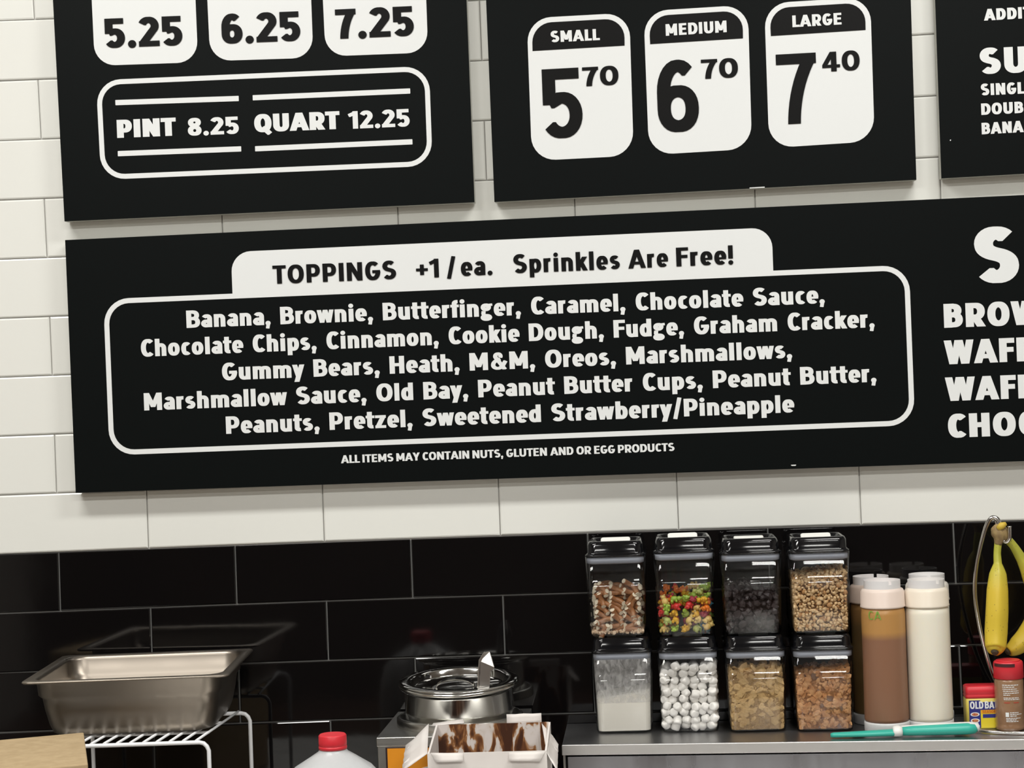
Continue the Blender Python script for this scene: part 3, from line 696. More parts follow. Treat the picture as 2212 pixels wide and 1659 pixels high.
stuff('chopped_peanuts', mat('roasted_peanut', (.60, .38, .17), .55, var=((.78, .58, .34), 260, 2)), cu[3], 'pale roasted chopped peanuts filling the upper right container', 'nuts',
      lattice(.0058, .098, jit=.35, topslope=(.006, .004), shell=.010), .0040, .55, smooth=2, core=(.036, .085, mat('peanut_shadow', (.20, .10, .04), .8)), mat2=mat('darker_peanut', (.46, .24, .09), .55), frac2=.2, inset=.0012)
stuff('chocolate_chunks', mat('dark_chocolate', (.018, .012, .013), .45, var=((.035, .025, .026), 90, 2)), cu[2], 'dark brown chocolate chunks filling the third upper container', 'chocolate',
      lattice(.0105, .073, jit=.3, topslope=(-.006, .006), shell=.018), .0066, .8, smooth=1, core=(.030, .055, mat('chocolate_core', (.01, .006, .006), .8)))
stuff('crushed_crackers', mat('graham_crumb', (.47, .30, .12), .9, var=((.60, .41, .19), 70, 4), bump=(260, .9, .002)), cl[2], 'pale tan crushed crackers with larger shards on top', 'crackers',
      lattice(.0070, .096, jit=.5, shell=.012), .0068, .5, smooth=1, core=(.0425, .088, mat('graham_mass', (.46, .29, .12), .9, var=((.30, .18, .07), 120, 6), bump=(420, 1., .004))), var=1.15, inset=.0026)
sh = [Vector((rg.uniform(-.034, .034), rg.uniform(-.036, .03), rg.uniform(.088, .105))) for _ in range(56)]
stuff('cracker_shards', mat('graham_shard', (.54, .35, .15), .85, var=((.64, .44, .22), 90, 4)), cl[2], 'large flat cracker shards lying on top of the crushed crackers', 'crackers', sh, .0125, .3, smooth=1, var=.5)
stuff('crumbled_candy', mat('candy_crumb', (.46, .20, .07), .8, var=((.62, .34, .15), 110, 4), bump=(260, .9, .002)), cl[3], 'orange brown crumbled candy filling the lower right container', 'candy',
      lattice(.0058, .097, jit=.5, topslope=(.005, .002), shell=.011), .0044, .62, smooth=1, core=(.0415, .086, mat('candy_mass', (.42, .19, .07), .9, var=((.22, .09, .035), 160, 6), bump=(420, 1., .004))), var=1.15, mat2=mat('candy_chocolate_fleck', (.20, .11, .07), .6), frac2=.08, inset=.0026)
crumb = lattice(.0045, .0095, jit=.4)
stuff('pretzel_crumbs', mat('pale_pretzel_crumb', (.62, .42, .26), .9, var=((.74, .58, .42), 200, 3)), cu[0], 'pale crumbs lying under the pretzel pieces', 'crumbs', crumb, .0026, .8, smooth=1)
# powder with a sloped surface, and the dust film above it
mb = MB(); N = 14; lp0 = rrect(.0428, .0428, .011, .0036); lp1 = []
for (x, y, z) in rrect(.0442, .0442, .011, 0): lp1.append((x, y, .058 + (.008 * (x + .01) / .04 if x > -.01 else -.001) + .0008 * sin(x * 300)))
mb.loft([lp0, lp1], True, True, False); o = mb.build('white_powder', mat('malt_powder', (.80, .77, .69), .9, bump=(120, .3, .001)), None); o.location = cl[0].location; o.rotation_euler = cl[0].rotation_euler
tag(o, 'off white powder filling the lower half of the left container', 'powder', None, 'stuff')
fm = bpy.data.materials.new('powder_dust_film'); fm.use_nodes = True; n = fm.node_tree.nodes; l = fm.node_tree.links; b = n['Principled BSDF']
b.inputs['Base Color'].default_value = (.72, .71, .70, 1); b.inputs['Roughness'].default_value = .95
tr = n.new('ShaderNodeBsdfTransparent'); mx = n.new('ShaderNodeMixShader'); tc = n.new('ShaderNodeTexCoord'); mp = n.new('ShaderNodeMapping'); mp.inputs['Scale'].default_value = (1, 1, .55)
tx = n.new('ShaderNodeTexNoise'); tx.inputs['Scale'].default_value = 130; tx.inputs['Detail'].default_value = 8; tx.inputs['Distortion'].default_value = .8
rp = n.new('ShaderNodeMapRange'); rp.inputs['From Min'].default_value = .38; rp.inputs['From Max'].default_value = .66; rp.inputs['To Min'].default_value = .22; rp.inputs['To Max'].default_value = .62
l.new(tc.outputs['Object'], mp.inputs[0]); l.new(mp.outputs[0], tx.inputs['Vector']); l.new(tx.outputs[0], rp.inputs['Value']); l.new(rp.outputs[0], mx.inputs[0]); l.new(tr.outputs[0], mx.inputs[1]); l.new(b.outputs[0], mx.inputs[2]); l.new(mx.outputs[0], n['Material Output'].inputs[0])
MB().loft([rrect(.0443, .0443, .0112, .050), rrect(.0474, .0474, .0112, HB - .002)], False, False, True).build('dust_film', fm, cl[0])

# ------------------------------------------------------------------ squeeze bottles
def bottle(label, px, Y, body_lo, body_hi, split, r=.0358, h=.232, ring_notch=True, rz=0., cap=None, group='squeeze bottles with caps at both ends', zoff=0):
    p = at(px, 1420, Y); t = empty('squeeze_bottle', (p.x, Y, zs(p.x) + .0006), rz); tag(t, label, 'bottle', group)
    b0 = MB().lathe([(r - .001, .0), (r + .0005, .001), (r + .0008, .014), (r + .0002, .0172)], 40); b0.build('base_cap', mat('cloudy_white_cap', (.60, .60, .60), .4), t)
    m = bpy.data.materials.new('sauce_bottle_' + label.split()[0]); m.use_nodes = True; n = m.node_tree.nodes; l = m.node_tree.links; bb = n['Principled BSDF']
    tc = n.new('ShaderNodeTexCoord'); sx = n.new('ShaderNodeSeparateXYZ'); no = n.new('ShaderNodeTexNoise'); no.inputs['Scale'].default_value = 25
    ad = n.new('ShaderNodeMath'); ad.operation = 'MULTIPLY_ADD'; ad.inputs[1].default_value = .006
    mr = n.new('ShaderNodeMapRange'); mr.inputs['From Min'].default_value = split - .005; mr.inputs['From Max'].default_value = split + .007
    rp = n.new('ShaderNodeValToRGB'); rp.color_ramp.elements[0].color = (*body_lo, 1); rp.color_ramp.elements[1].color = (*body_hi, 1)
    l.new(tc.outputs['Object'], sx.inputs[0]); l.new(tc.outputs['Object'], no.inputs['Vector']); l.new(no.outputs[0], ad.inputs[0]); l.new(sx.outputs['Z'], ad.inputs[2]); l.new(ad.outputs[0], mr.inputs['Value']); l.new(mr.outputs[0], rp.inputs[0]); l.new(rp.outputs[0], bb.inputs['Base Color'])
    bb.inputs['Roughness'].default_value = .36; bb.inputs['Subsurface Weight'].default_value = .25; bb.inputs['Subsurface Radius'].default_value = (.01, .007, .004)
    MB().lathe([(r - .004, .0165), (r - .0006, .0185), (r, .022), (r - .0008, .11), (r - .0006, h - .042), (r - .0015, h - .034), (r - .005, h - .031)], 44).build('body', m, t)
    capm = mat('cloudy_cap', cap or (.72, .64, .58), .38, sss=.3) if not cap else mat('cap_' + label.split()[0], cap, .38, sss=.3)
    MB().lathe([(r - .003, h - .032), (r + .0004, h - .0305), (r + .0004, h - .0285), (r - .0002, h - .0275), (r - .0006, h - .006), (r - .003, h - .002), (r - .006, h - .0005)], 44).build('cap_collar', capm, t)
    # raised ring with a notch, open at the top
    ro, ri = r - .0065, r - .008; z0, z1 = h - .0015, h + .0125; mb = MB(); n_ = 96
    for j in range(n_):
        a0, a1 = 2 * pi * j / n_, 2 * pi * (j + 1) / n_; zt = z1 - (.006 if ring_notch and j in (76, 77, 78) else 0)
        v = [(q * cos(a), q * sin(a), z) for q in (ro, ri) for a in (a0, a1) for z in (z0, zt)]
        mb.add(v, [(0, 2, 3, 1), (4, 5, 7, 6), (1, 3, 7, 5), (0, 1, 5, 4), (2, 6, 7, 3)], False)
    mb.build('cap_ring', mat('frosted_ring', (.78, .77, .78), .35, sss=.2), t)
    return t
tan = bottle('tan caramel squeeze bottle in front with green handwritten letters', 1911, -.132, (.24, .118, .068), (.44, .23, .07), .158, cap=(.74, .62, .55), rz=.5)
bottle('olive tan squeeze bottle half hidden behind the caramel bottle', 1887, -.048, (.20, .125, .05), (.27, .15, .055), .17, cap=(.52, .42, .36), rz=2.4, h=.230)
bottle('cream white squeeze bottle in front of a second white bottle', 2006, -.128, (.78, .74, .63), (.80, .76, .65), .19, cap=(.78, .70, .59), rz=.2, h=.231)
bottle('white squeeze bottle behind the cream bottle, only its cap showing', 2008, -.046, (.76, .73, .63), (.76, .73, .63), .19, cap=(.72, .68, .62), rz=-.35, h=.231)
# CA in green marker on the tan bottle
polys, W_ = text_polys('CA', .13, track=.05); mb = MB(); rb = .0361
for q in polys:
    v = []
    for x, y in q:
        a = -pi / 2 - .80 + (x * .0135) / rb; zz = .184 + y * .0135; v.append((rb * cos(a), rb * sin(a), zz))
    mb.add(v, [tuple(range(len(v)))])
tan.rotation_euler.z = 0
mb.build('marker_letters', mat('green_marker', (.16, .36, .04), .6), tan)

# ------------------------------------------------------------------ teal knife on the shelf
a = at(1793, 1582, -.180); b = at(2103, 1578, -.180); t = empty('knife', ((a.x + b.x) / 2, -.188, zs((a.x + b.x) / 2) + .001)); tag(t, 'turquoise and white knife in a turquoise blade sheath lying on the shelf', 'knife')
L_ = b.x - a.x; x0 = -L_ / 2
def slab(xs, name, m, parent=t, rz=.0):
    mb = MB(); mb.loft([[(x, y0 + ry * cos(2 * pi * j / 14), zc + rz_ * sin(2 * pi * j / 14)) for j in range(14)] for x, y0, ry, zc, rz_ in xs]); return mb.build(name, m, parent)
slab([(x0, 0, .002, .0048, .0030), (x0 + .004, 0, .006, .0052, .0040), (x0 + .05, 0, .010, .0058, .0046), (x0 + .098, 0, .012, .0066, .0054), (x0 + .1, 0, .011, .0066, .005)], 'blade_sheath', M_TURQ)
slab([(x0 + .098, 0, .010, .0082, .0068), (x0 + .101, 0, .013, .0088, .0086), (x0 + .108, 0, .013, .0090, .0088), (x0 + .113, 0, .010, .0086, .0076)], 'guard', M_WPL)
slab([(x0 + .110, 0, .008, .0085, .0068), (x0 + .13, 0, .011, .0090, .0078), (x0 + .19, 0, .0125, .0096, .0090), (x0 + .216, 0, .0125, .0098, .0092), (x0 + .227, 0, .010, .0098, .0078), (x0 + .2315, 0, .005, .0098, .0045)], 'handle', M_TURQ)
slab([(x0 + .108, .004, .008, .0116, .0050), (x0 + .15, .004, .0105, .0126, .0055), (x0 + .2, .004, .012, .0134, .0060), (x0 + .22, .004, .0120, .0126, .0070), (x0 + .2330, .003, .0090, .0112, .0070), (x0 + .2350, .003, .004, .0104, .0035)], 'handle_inlay', M_WPL)

# ------------------------------------------------------------------ banana hanger and bananas
YH = -.115
c0 = onz(2216, 1574, ZS); hc = Vector((c0.x, -.124, zs(c0.x))); t = empty('banana_hanger', tuple(hc)); tag(t, 'bent chrome wire banana hanger with an oval base ring', 'fruit hanger'); inv = Matrix.Translation(-hc)
ringp = [(hc.x + .088 * cos(2 * pi * k / 40), hc.y + .067 * sin(2 * pi * k / 40), zs(hc.x + .088 * cos(2 * pi * k / 40)) + .0034) for k in range(40)]
MB().tube(ringp, .0028, 10, closed=True).build('base_ring', M_CH, t, inv)
sp_ = [(2222, 1552, -0.0576), (2175, 1515, -0.0600), (2146, 1460, -0.0680), (2126, 1396, -0.0760), (2112, 1330, -0.0840), (2106, 1275, -0.0880), (2110, 1218, -0.0920), (2122, 1165, -0.0960), (2133, 1131, -0.0976), (2144, 1118, -0.0992), (2156, 1123, -0.1008), (2160, 1140, -0.1024)]
P_ = spline([at(x, y, Y) for x, y, Y in sp_], 6)
P_[0] = Vector((P_[0].x, P_[0].y, hc.z + .004))
MB().tube(P_, .0036, 12).build('stem', M_CH, t, inv)
P_ = spline([at(x, y, Y) for x, y, Y in [(2150, 1122, -0.0944), (2158, 1145, -0.0976), (2162, 1162, -0.1024), (2172, 1171, -0.1072), (2180, 1164, -0.1104), (2181, 1150, -0.1120), (2180.5, 1137, -0.1120)]], 6)
MB().tube(P_, .0034, 12).build('hook', M_CH, t, inv)
crown = at(2160, 1160, -0.1024); t = empty('banana_bunch', tuple(crown)); tag(t, 'two ripe yellow bananas with brown freckles hanging from the chrome hook', 'bananas'); inv = Matrix.Translation(-crown)
def banana_mat():
    m = bpy.data.materials.new('banana_peel'); m.use_nodes = True; n = m.node_tree.nodes; l = m.node_tree.links; b = n['Principled BSDF']; b.inputs['Roughness'].default_value = .45
    tc = n.new('ShaderNodeTexCoord'); mp = n.new('ShaderNodeMapping'); mp.inputs['Scale'].default_value = (1, 1, .5)
    v = n.new('ShaderNodeTexVoronoi'); v.inputs['Scale'].default_value = 260; r = n.new('ShaderNodeValToRGB'); r.color_ramp.elements[0].position = .10; r.color_ramp.elements[1].position = .17; r.color_ramp.elements[0].color = (1, 1, 1, 1); r.color_ramp.elements[1].color = (0, 0, 0, 1)
    nz = n.new('ShaderNodeTexNoise'); nz.inputs['Scale'].default_value = 60; r2 = n.new('ShaderNodeValToRGB'); r2.color_ramp.elements[0].position = .44; r2.color_ramp.elements[1].position = .50
    mu = n.new('ShaderNodeMath'); mu.operation = 'MULTIPLY'; mx = n.new('ShaderNodeMix'); mx.data_type = 'RGBA'; mx.inputs[6].default_value = (.60, .44, .03, 1); mx.inputs[7].default_value = (.10, .05, .015, 1)
    # green tint towards the neck
    sx = n.new('ShaderNodeSeparateXYZ'); mr = n.new('ShaderNodeMapRange'); mr.inputs['From Min'].default_value = -.085; mr.inputs['From Max'].default_value = -.03; m2 = n.new('ShaderNodeMix'); m2.data_type = 'RGBA'; m2.inputs[6].default_value = (.62, .45, .035, 1); m2.inputs[7].default_value = (.42, .42, .05, 1)
    l.new(tc.outputs['Object'], mp.inputs[0]); l.new(mp.outputs[0], v.inputs['Vector']); l.new(v.outputs['Distance'], r.inputs[0]); l.new(tc.outputs['Object'], nz.inputs['Vector']); l.new(nz.outputs[0], r2.inputs[0])
    l.new(r.outputs[0], mu.inputs[0]); l.new(r2.outputs[0], mu.inputs[1]); l.new(mu.outputs[0], mx.inputs[0]); l.new(tc.outputs['Object'], sx.inputs[0]); l.new(sx.outputs['Z'], mr.inputs['Value']); l.new(mr.outputs[0], m2.inputs[0]); l.new(m2.outputs[2], mx.inputs[6]); l.new(mx.outputs[2], b.inputs['Base Color'])
    return m
M_BAN = banana_mat(); M_TIP = mat('banana_tip', (.06, .045, .025), .8); M_CRW = mat('banana_crown', (.20, .13, .06), .7, var=((.34, .24, .10), 90, 4))
def banana(pts, radii):
    P = [at(*q) for q in pts]; C = spline(P, 6); m = len(C); rr = []
    for i in range(m):
        u = i / (m - 1) * (len(radii) - 1); k = min(int(u), len(radii) - 2); rr.append(radii[k] * (1 - u + k) + radii[k + 1] * (u - k))
    mb = MB(); n = 20; loops = []; up = Vector((0, -1, 0))
    for i, p in enumerate(C):
        tt = (C[min(i + 1, m - 1)] - C[max(i - 1, 0)]).normalized(); u = (up - tt * up.dot(tt)).normalized(); v = tt.cross(u)
        loops.append([p + (u * cos(2 * pi * j / n) + v * sin(2 * pi * j / n)) * rr[i] * (1 + .05 * cos(5 * 2 * pi * j / n)) for j in range(n)])
    mb.loft(loops); o = mb.build('banana', M_BAN, t, inv)
    e = C[-1]; d = (C[-1] - C[-3]).normalized(); MB().tube([e - d * .002, e + d * .0015, e + d * .004], .005, 8, radii=[.0075, .006, .0045]).build('blossom_tip', M_TIP, o, inv)
banana([(2156, 1172, -0.1040), (2154, 1195, -0.1056), (2155, 1217, -0.1088), (2155, 1240, -0.1136), (2154, 1275, -0.1200), (2153, 1320, -0.1248), (2151, 1365, -0.1264), (2150, 1398, -0.1328), (2149, 1408, -0.1376)], [.0060, .0058, .0066, .0135, .0168, .0178, .0180, .0165, .0085])
banana([(2170, 1160, -0.1008), (2188, 1178, -0.0960), (2206, 1207, -0.0896), (2224, 1240, -0.0848), (2240, 1290, -0.0800), (2237, 1335, -0.0816), (2221, 1368, -0.0864), (2196, 1395, -0.0928), (2178, 1407, -0.0976)], [.0070, .0066, .0085, .0135, .0165, .0172, .0172, .0150, .0085])
mb = MB(); mb.tube(spline([at(2146, 1137, -0.1008), at(2154, 1146, -0.1032), at(2158, 1160, -0.1048), at(2156, 1176, -0.1048)], 4), .01, 10, radii=[.0055, .0075, .009, .0105, .011, .0115, .0115, .011, .010, .0085, .0075, .0066, .0062]); 
mb.tube(spline([at(2154, 1140, -0.1032), at(2166, 1152, -0.1024), at(2178, 1166, -0.0992)], 4), .01, 10, radii=[.007, .009, .0105, .011, .0105, .0095, .0085, .0078, .0072]); mb.build('crown', M_CRW, t, inv)
mb = MB(); q = at(2164, 1138, -0.1112); mb.tube([q + Vector((-.007, 0, -.003)), q + Vector((0, -.001, .002)), q + Vector((.007, 0, .005))], .005, 8, radii=[.004, .0062, .003]); mb.build('cut_stub', mat('yellow_stub', (.60, .42, .05), .6), t, inv)

# ------------------------------------------------------------------ seasoning tin and spice jar
def plane_print(name, polys, u0, v0, su, sv, y, m, parent):
    mb = MB()
    for q in polys: mb.add([(u0 + x * su, y, v0 + yy * sv) for x, yy in q], [tuple(range(len(q)))])
    return mb.build(name, m, parent)
YT = -.130
pl, pr_, pb = at(2089, 1577, YT), at(2170, 1577, YT), at(2120, 1578, YT); TW = .060; TH = .0655
t = empty('seasoning_tin', (pl.x + TW / 2, YT + .018, zs(pl.x) + .0003), 0); tag(t, 'yellow and blue rectangular seasoning tin with a red lid', 'tin')
M_YEL = mat('yellow_print', (.72, .58, .03), .35); M_NAVY = mat('navy_print', (.025, .03, .20), .35); hx, hy = TW / 2, .018
MB().loft([rrect(hx, hy, .004, 0), rrect(hx, hy, .004, TH - .018), rrect(hx - .0015, hy - .0015, .004, TH - .016)]).build('tin_body', mat('tin_yellow', (.66, .54, .10), .35), t)
MB().loft([rrect(hx - .0004, hy - .0004, .005, TH - .0165), rrect(hx, hy, .005, TH - .012), rrect(hx - .001, hy - .001, .005, TH - .0105), rrect(hx, hy, .005, TH - .009), rrect(hx - .0003, hy - .0003, .005, TH + .001), rrect(hx - .003, hy - .003, .004, TH + .003)]).build('lid', M_RED, t)
yf = -hy - .0004; top = TH - .0195
def rect(name, x0, z0, x1, z1, m, y=yf): return MB().box(x0, y, z0, x1, y + .0003, z1).build(name, m, t)
rect('print_panel', -hx + .0045, .0015, -hx + .0225, top, M_NAVY); rect('print_panel', -hx + .0225, .0305, hx - .004, top - .003, M_NAVY); rect('print_panel', -hx + .0228, .0015, hx - .004, .030, M_YEL)
rect('print_panel', -hx + .0235, .0245, hx - .004, .0302, mat('orange_print', (.78, .33, .02), .4), yf - .0002)
polys, W_ = text_polys('OLD BAY', .25, space=.22); plane_print('lettering', polys, -hx + .006, .0325, .046 / W_, .0118, yf - .0003, M_VW, t)
polys, W_ = text_polys('SEASONING', .2); plane_print('lettering', polys, -hx + .0255, .0255, .031 / W_, .0042, yf - .0005, mat('rust_print', (.50, .14, .01), .5), t)
for k, z in enumerate((.0235, .0135, .0045)):
    MB().loft([[(-hx + .0135 + .0072 * cos(2 * pi * j / 20), yf - .0002, z + .0034 * sin(2 * pi * j / 20)) for j in range(20)], [(-hx + .0135 + .0072 * cos(2 * pi * j / 20), yf - .0004, z + .0034 * sin(2 * pi * j / 20)) for j in range(20)]], smooth=False).build('oval_picture', M_VW, t)
    MB().loft([[(-hx + .0135 + .0052 * cos(2 * pi * j / 16), yf - .0004, z + .0023 * sin(2 * pi * j / 16)) for j in range(16)], [(-hx + .0135 + .0052 * cos(2 * pi * j / 16), yf - .0006, z + .0023 * sin(2 * pi * j / 16)) for j in range(16)]], smooth=False).build('oval_picture', mat('dish_print', (.40, .09, .04), .5, var=((.6, .25, .1), 400, 2)), t)
rect('print_panel', -hx + .026, .0175, hx - .006, .0235, M_NAVY, yf - .0002)
YJ = -.138; jr = .0232; pj = at(2180, 1500, YJ); t = empty('spice_jar', (pj.x, YJ, zs(pj.x) + .0005)); tag(t, 'clear spice jar of brown powder with a red flip lid', 'jar')
JH = .1105
MB().lathe([(jr - .003, 0), (jr, .002), (jr + .0002, .006), (jr - .0006, .009), (jr, .012), (jr, JH - .032), (jr - .001, JH - .028)], 36).build('jar_body', mat('cinnamon_jar', (.25, .135, .07), .18, var=((.30, .17, .095), 50, 3), coat=.6), t)
MB().lathe([(jr - .001, JH - .028), (jr + .0006, JH - .027), (jr + .0004, JH - .006), (jr - .0002, JH - .002), (jr - .002, JH)], 36).build('lid', M_RED, t)
fl = MB(); fl.lathe([(.0185, JH - .0004), (.0195, JH + .0006), (.0185, JH + .0016)], 30); fl.build('flip_top', M_RED, t)
mb = MB()
for k in range(17):
    a = -pi / 2 - 1.25 + k * .09; mb.add([((jr + .0011) * cos(a + d), (jr + .0011) * sin(a + d), z) for d, z in ((0, JH - .0075), (.09, JH - .0075), (.09, JH - .0025), (0, JH - .0025))], [(0, 1, 2, 3)])
mb.build('flap_gap', mat('dark_red_gap', (.05, .01, .012), .5), t)
mb = MB()
def strip(a0, a1, z0, z1):
    n = 6; rr = jr + .0003
    for k in range(n):
        b0, b1 = a0 + (a1 - a0) * k / n, a0 + (a1 - a0) * (k + 1) / n
        mb.add([(rr * cos(b0), rr * sin(b0), z0), (rr * cos(b1), rr * sin(b1), z0), (rr * cos(b1), rr * sin(b1), z1), (rr * cos(b0), rr * sin(b0), z1)], [(0, 1, 2, 3)])
rl = random.Random(5)
for z, a0, a1 in ((.0735, -.62, .50), (.0705, -.62, .2), (.0672, -.6, .38), (.0640, -.58, .5), (.0608, -.56, .55), (.0578, -.56, -.1), (.0530, -.55, .5), (.0505, -.54, .56), (.0295, -.15, .45), (.0268, -.15, .7), (.0242, -.15, .3), (.0205, -.42, .6), (.0180, -.42, .3), (.0155, -.42, .42)):
    a = a0
    while a < a1:                       # broken into word-length dashes, too small to read in the photograph
        d = rl.uniform(.06, .2); strip(-pi / 2 + a, -pi / 2 + min(a + d, a1), z, z + .0012); a += d + .03
strip(-pi / 2 - .45, -pi / 2 - .22, .0235, .0305)
mb.build('label_print', M_VW, t)
mb = MB(); strip(-pi / 2 - .52, -pi / 2 - .12, .0452, .0468); strip(-pi / 2 + .12, -pi / 2 + .5, .0452, .0468); mb.build('label_print', mat('faded_red_print', (.42, .06, .03), .5), t)

# ------------------------------------------------------------------ steel pan on a white wire rack
ZR = B - .1755
t = empty('steel_pan', (-.133, -.180, ZR - .092), R(3.6)); tag(t, 'deep rectangular stainless steel food pan resting on the white wire rack', 'pan')
hx, hy = .1625, .153; mb = MB(); zt = .092
out = [rrect(hx, hy, .014, zt - .0025), rrect(hx + .001, hy + .001, .014, zt - .0005), rrect(hx - .0005, hy - .0005, .014, zt + .0012), rrect(hx - .013, hy - .013, .030, zt + .0012), rrect(hx - .016, hy - .016, .030, zt - .001), rrect(hx - .0175, hy - .0175, .030, zt - .005),
       rrect(hx - .0185, hy - .0185, .030, zt - .026), rrect(hx - .0235, hy - .0235, .030, zt - .031), rrect(hx - .026, hy - .026, .032, zt - .05), rrect(hx - .031, hy - .031, .034, .018), rrect(hx - .036, hy - .036, .034, .006), rrect(hx - .046, hy - .046, .030, .0022)]
th = .0012; ins = [[(x, y, z) for x, y, z in lp] for lp in out]
def shrink(lp, d, dz): 
    return [(x - math.copysign(min(abs(x), d), x), y - math.copysign(min(abs(y), d), y), z + dz) for x, y, z in lp]
under = [rrect(hx - .012, hy - .012, .030, zt - .0022), rrect(hx - .0155, hy - .0155, .030, zt - .005), rrect(hx - .0172, hy - .0172, .031, zt - .026), rrect(hx - .0222, hy - .0222, .031, zt - .0315), rrect(hx - .0246, hy - .0246, .033, zt - .05), rrect(hx - .0296, hy - .0296, .035, .017), rrect(hx - .035, hy - .035, .035, .0035), rrect(hx - .046, hy - .046, .030, .0)]
mb.loft(list(reversed(out)) + under, True, True, True)
mb.build('pan_body', M_SPAN, t)
# rack
zw = ZR - .092 - .0052; A_ = onz(449, 1603, zw); C_ = onz(538, 1540, zw)
ang = math.atan2(A_.x - C_.x, C_.y - A_.y)
t = empty('wire_rack', (A_.x, A_.y, CT)); tag(t, 'white coated wire shelf rack standing under the steel pan', 'rack'); inv = Matrix.Translation(-t.location)
ux = Vector((cos(R(2)), sin(R(2)), 0)); uy = (C_ - A_).normalized() * 1.0; uy = Vector((uy.x, uy.y, 0)).normalized(); LR = (C_ - A_).length; WR = .265
def rk(u, v, z): return Vector((A_.x, A_.y, z)) - ux * u + uy * v
def rail(v, name):
    r_ = .013; P = [rk(-.0, v, CT + .003), rk(-.001, v, zw - r_)] + [rk(r_ * (1 - cos(R(a))), v, zw - r_ + r_ * sin(R(a))) for a in (30, 60, 90)] + [rk(WR - r_ * (1 - cos(R(a))), v, zw - r_ + r_ * sin(R(a))) for a in (90, 60, 30)] + [rk(WR, v, zw - r_), rk(WR, v, CT + .003)]
    MB().tube(P, .0033, 10).build(name, M_WW, t, inv)
rail(0, 'front_frame'); rail(LR, 'rear_frame')
for k in range(17):
    u = .018 + k * .0205
    if u > WR - .01: break
    MB().tube([rk(u, -.001, zw + .0028), rk(u, LR + .001, zw + .0028)], .0021, 8).build('cross_wire', M_WW, t, inv)
for v in (.09, LR - .09): MB().tube([rk(.021, v, zw + .0), rk(WR - .021, v, zw + .0)], .0024, 8).build('support_wire', M_WW, t, inv)

# ------------------------------------------------------------------ topping warmer with a pot
ZWm = B - .29
q1, q2, q3 = onz(1158, 1527, ZWm), onz(868, 1538, ZWm), onz(804, 1595.5, ZWm)
WW, WD = .228, .245; t = empty('topping_warmer', (.3745, -.1385, CT), R(-1)); tag(t, 'stainless steel topping warmer with an orange front panel', 'warmer'); HW = ZWm - CT; hx, hy = WW / 2, WD / 2
PC = at(991, 1472, -.137); cxl, cyl = PC.x - t.location.x, -.137 - t.location.y
def sqpt(a):
    c_, s_ = cos(a), sin(a); k = 1 / max(abs(c_) / hx, abs(s_) / hy); return (k * c_, k * s_)
NP = 48; corner = [math.atan2(sy * hy, sx * hx) for sx, sy in ((1, 1), (-1, 1), (-1, -1), (1, -1))]
an = sorted([2 * pi * j / NP - pi for j in range(NP)] + corner); an = [a for k_, a in enumerate(an) if k_ == 0 or a - an[k_ - 1] > 1e-4]
so = lambda z: [(*sqpt(a), z) for a in an]; ci = lambda z: [(cxl + .0985 * cos(a), cyl + .0985 * sin(a), z) for a in an]
MB().loft([ci(HW - .0145), so(HW - .0145), so(HW), ci(HW)], False, False, False, closed=True).build('top_plate', M_ST, t, bevel=.0012)
MB().loft([rrect(hx - .001, hy - .001, .002, .012), rrect(hx - .001, hy - .001, .002, HW - .0145), rrect(hx - .006, hy - .006, .002, HW - .0145), rrect(hx - .006, hy - .006, .002, .02)], True, True, False).build('housing', M_ST, t)
MB().box(-hx + .014, -hy - .0005, .03, hx - .014, -hy + .002, HW - .016).build('panel_frame', mat('maroon_black_frame', (.02, .008, .012), .4), t)
MB().box(-hx + .017, -hy - .002, .033, hx - .017, -hy, HW - .0175).build('front_panel', M_ORG, t)
ell = lambda rx, rz_, y, cx, cz, n=36: [(cx + rx * math.copysign(abs(cos(2 * pi * j / n)) ** .6, cos(2 * pi * j / n)), y, cz + rz_ * math.copysign(abs(sin(2 * pi * j / n)) ** .6, sin(2 * pi * j / n))) for j in range(n)]
MB().loft([ell(.079, .045, -hy - .002, .012, HW - .0895), ell(.079, .045, -hy - .003, .012, HW - .0895)], smooth=False).build('picture_rim', M_CTN, t)
MB().loft([ell(.0755, .0415, -hy - .003, .012, HW - .0895), ell(.0755, .0415, -hy - .0038, .012, HW - .0895)], smooth=False).build('picture_panel', M_BRN, t)
mb = MB()
for k in range(40):
    x = -.055 + (k % 20) * .0062; z = HW - .054 - (k // 20) * .006; mb.box(.012 + x, -hy - .0042, z, .012 + x + .0016, -hy - .0037, z + .0016)
mb.build('dotted_trim', mat('tan_print', (.5, .28, .12), .5), t)
for sx in (-1, 1):
    for sy in (-1, 1): MB().lathe([(.012, 0), (.012, .012)], 14, (sx * (hx - .02), sy * (hy - .02))).build('foot', M_DK, t)
PC = at(991, 1472, -.137); cxl, cyl = PC.x - t.location.x, -.137 - t.location.y
MB().lathe([(.104, HW), (.1035, HW + .012), (.1005, HW + .0145), (.0975, HW + .0145), (.0970, HW - .03), (.0985, HW - .03), (.0990, HW)], 56, (cxl, cyl), True, False, False).build('well_collar', mat('collar_steel', (.55, .54, .51), .25, metal=1.), t)
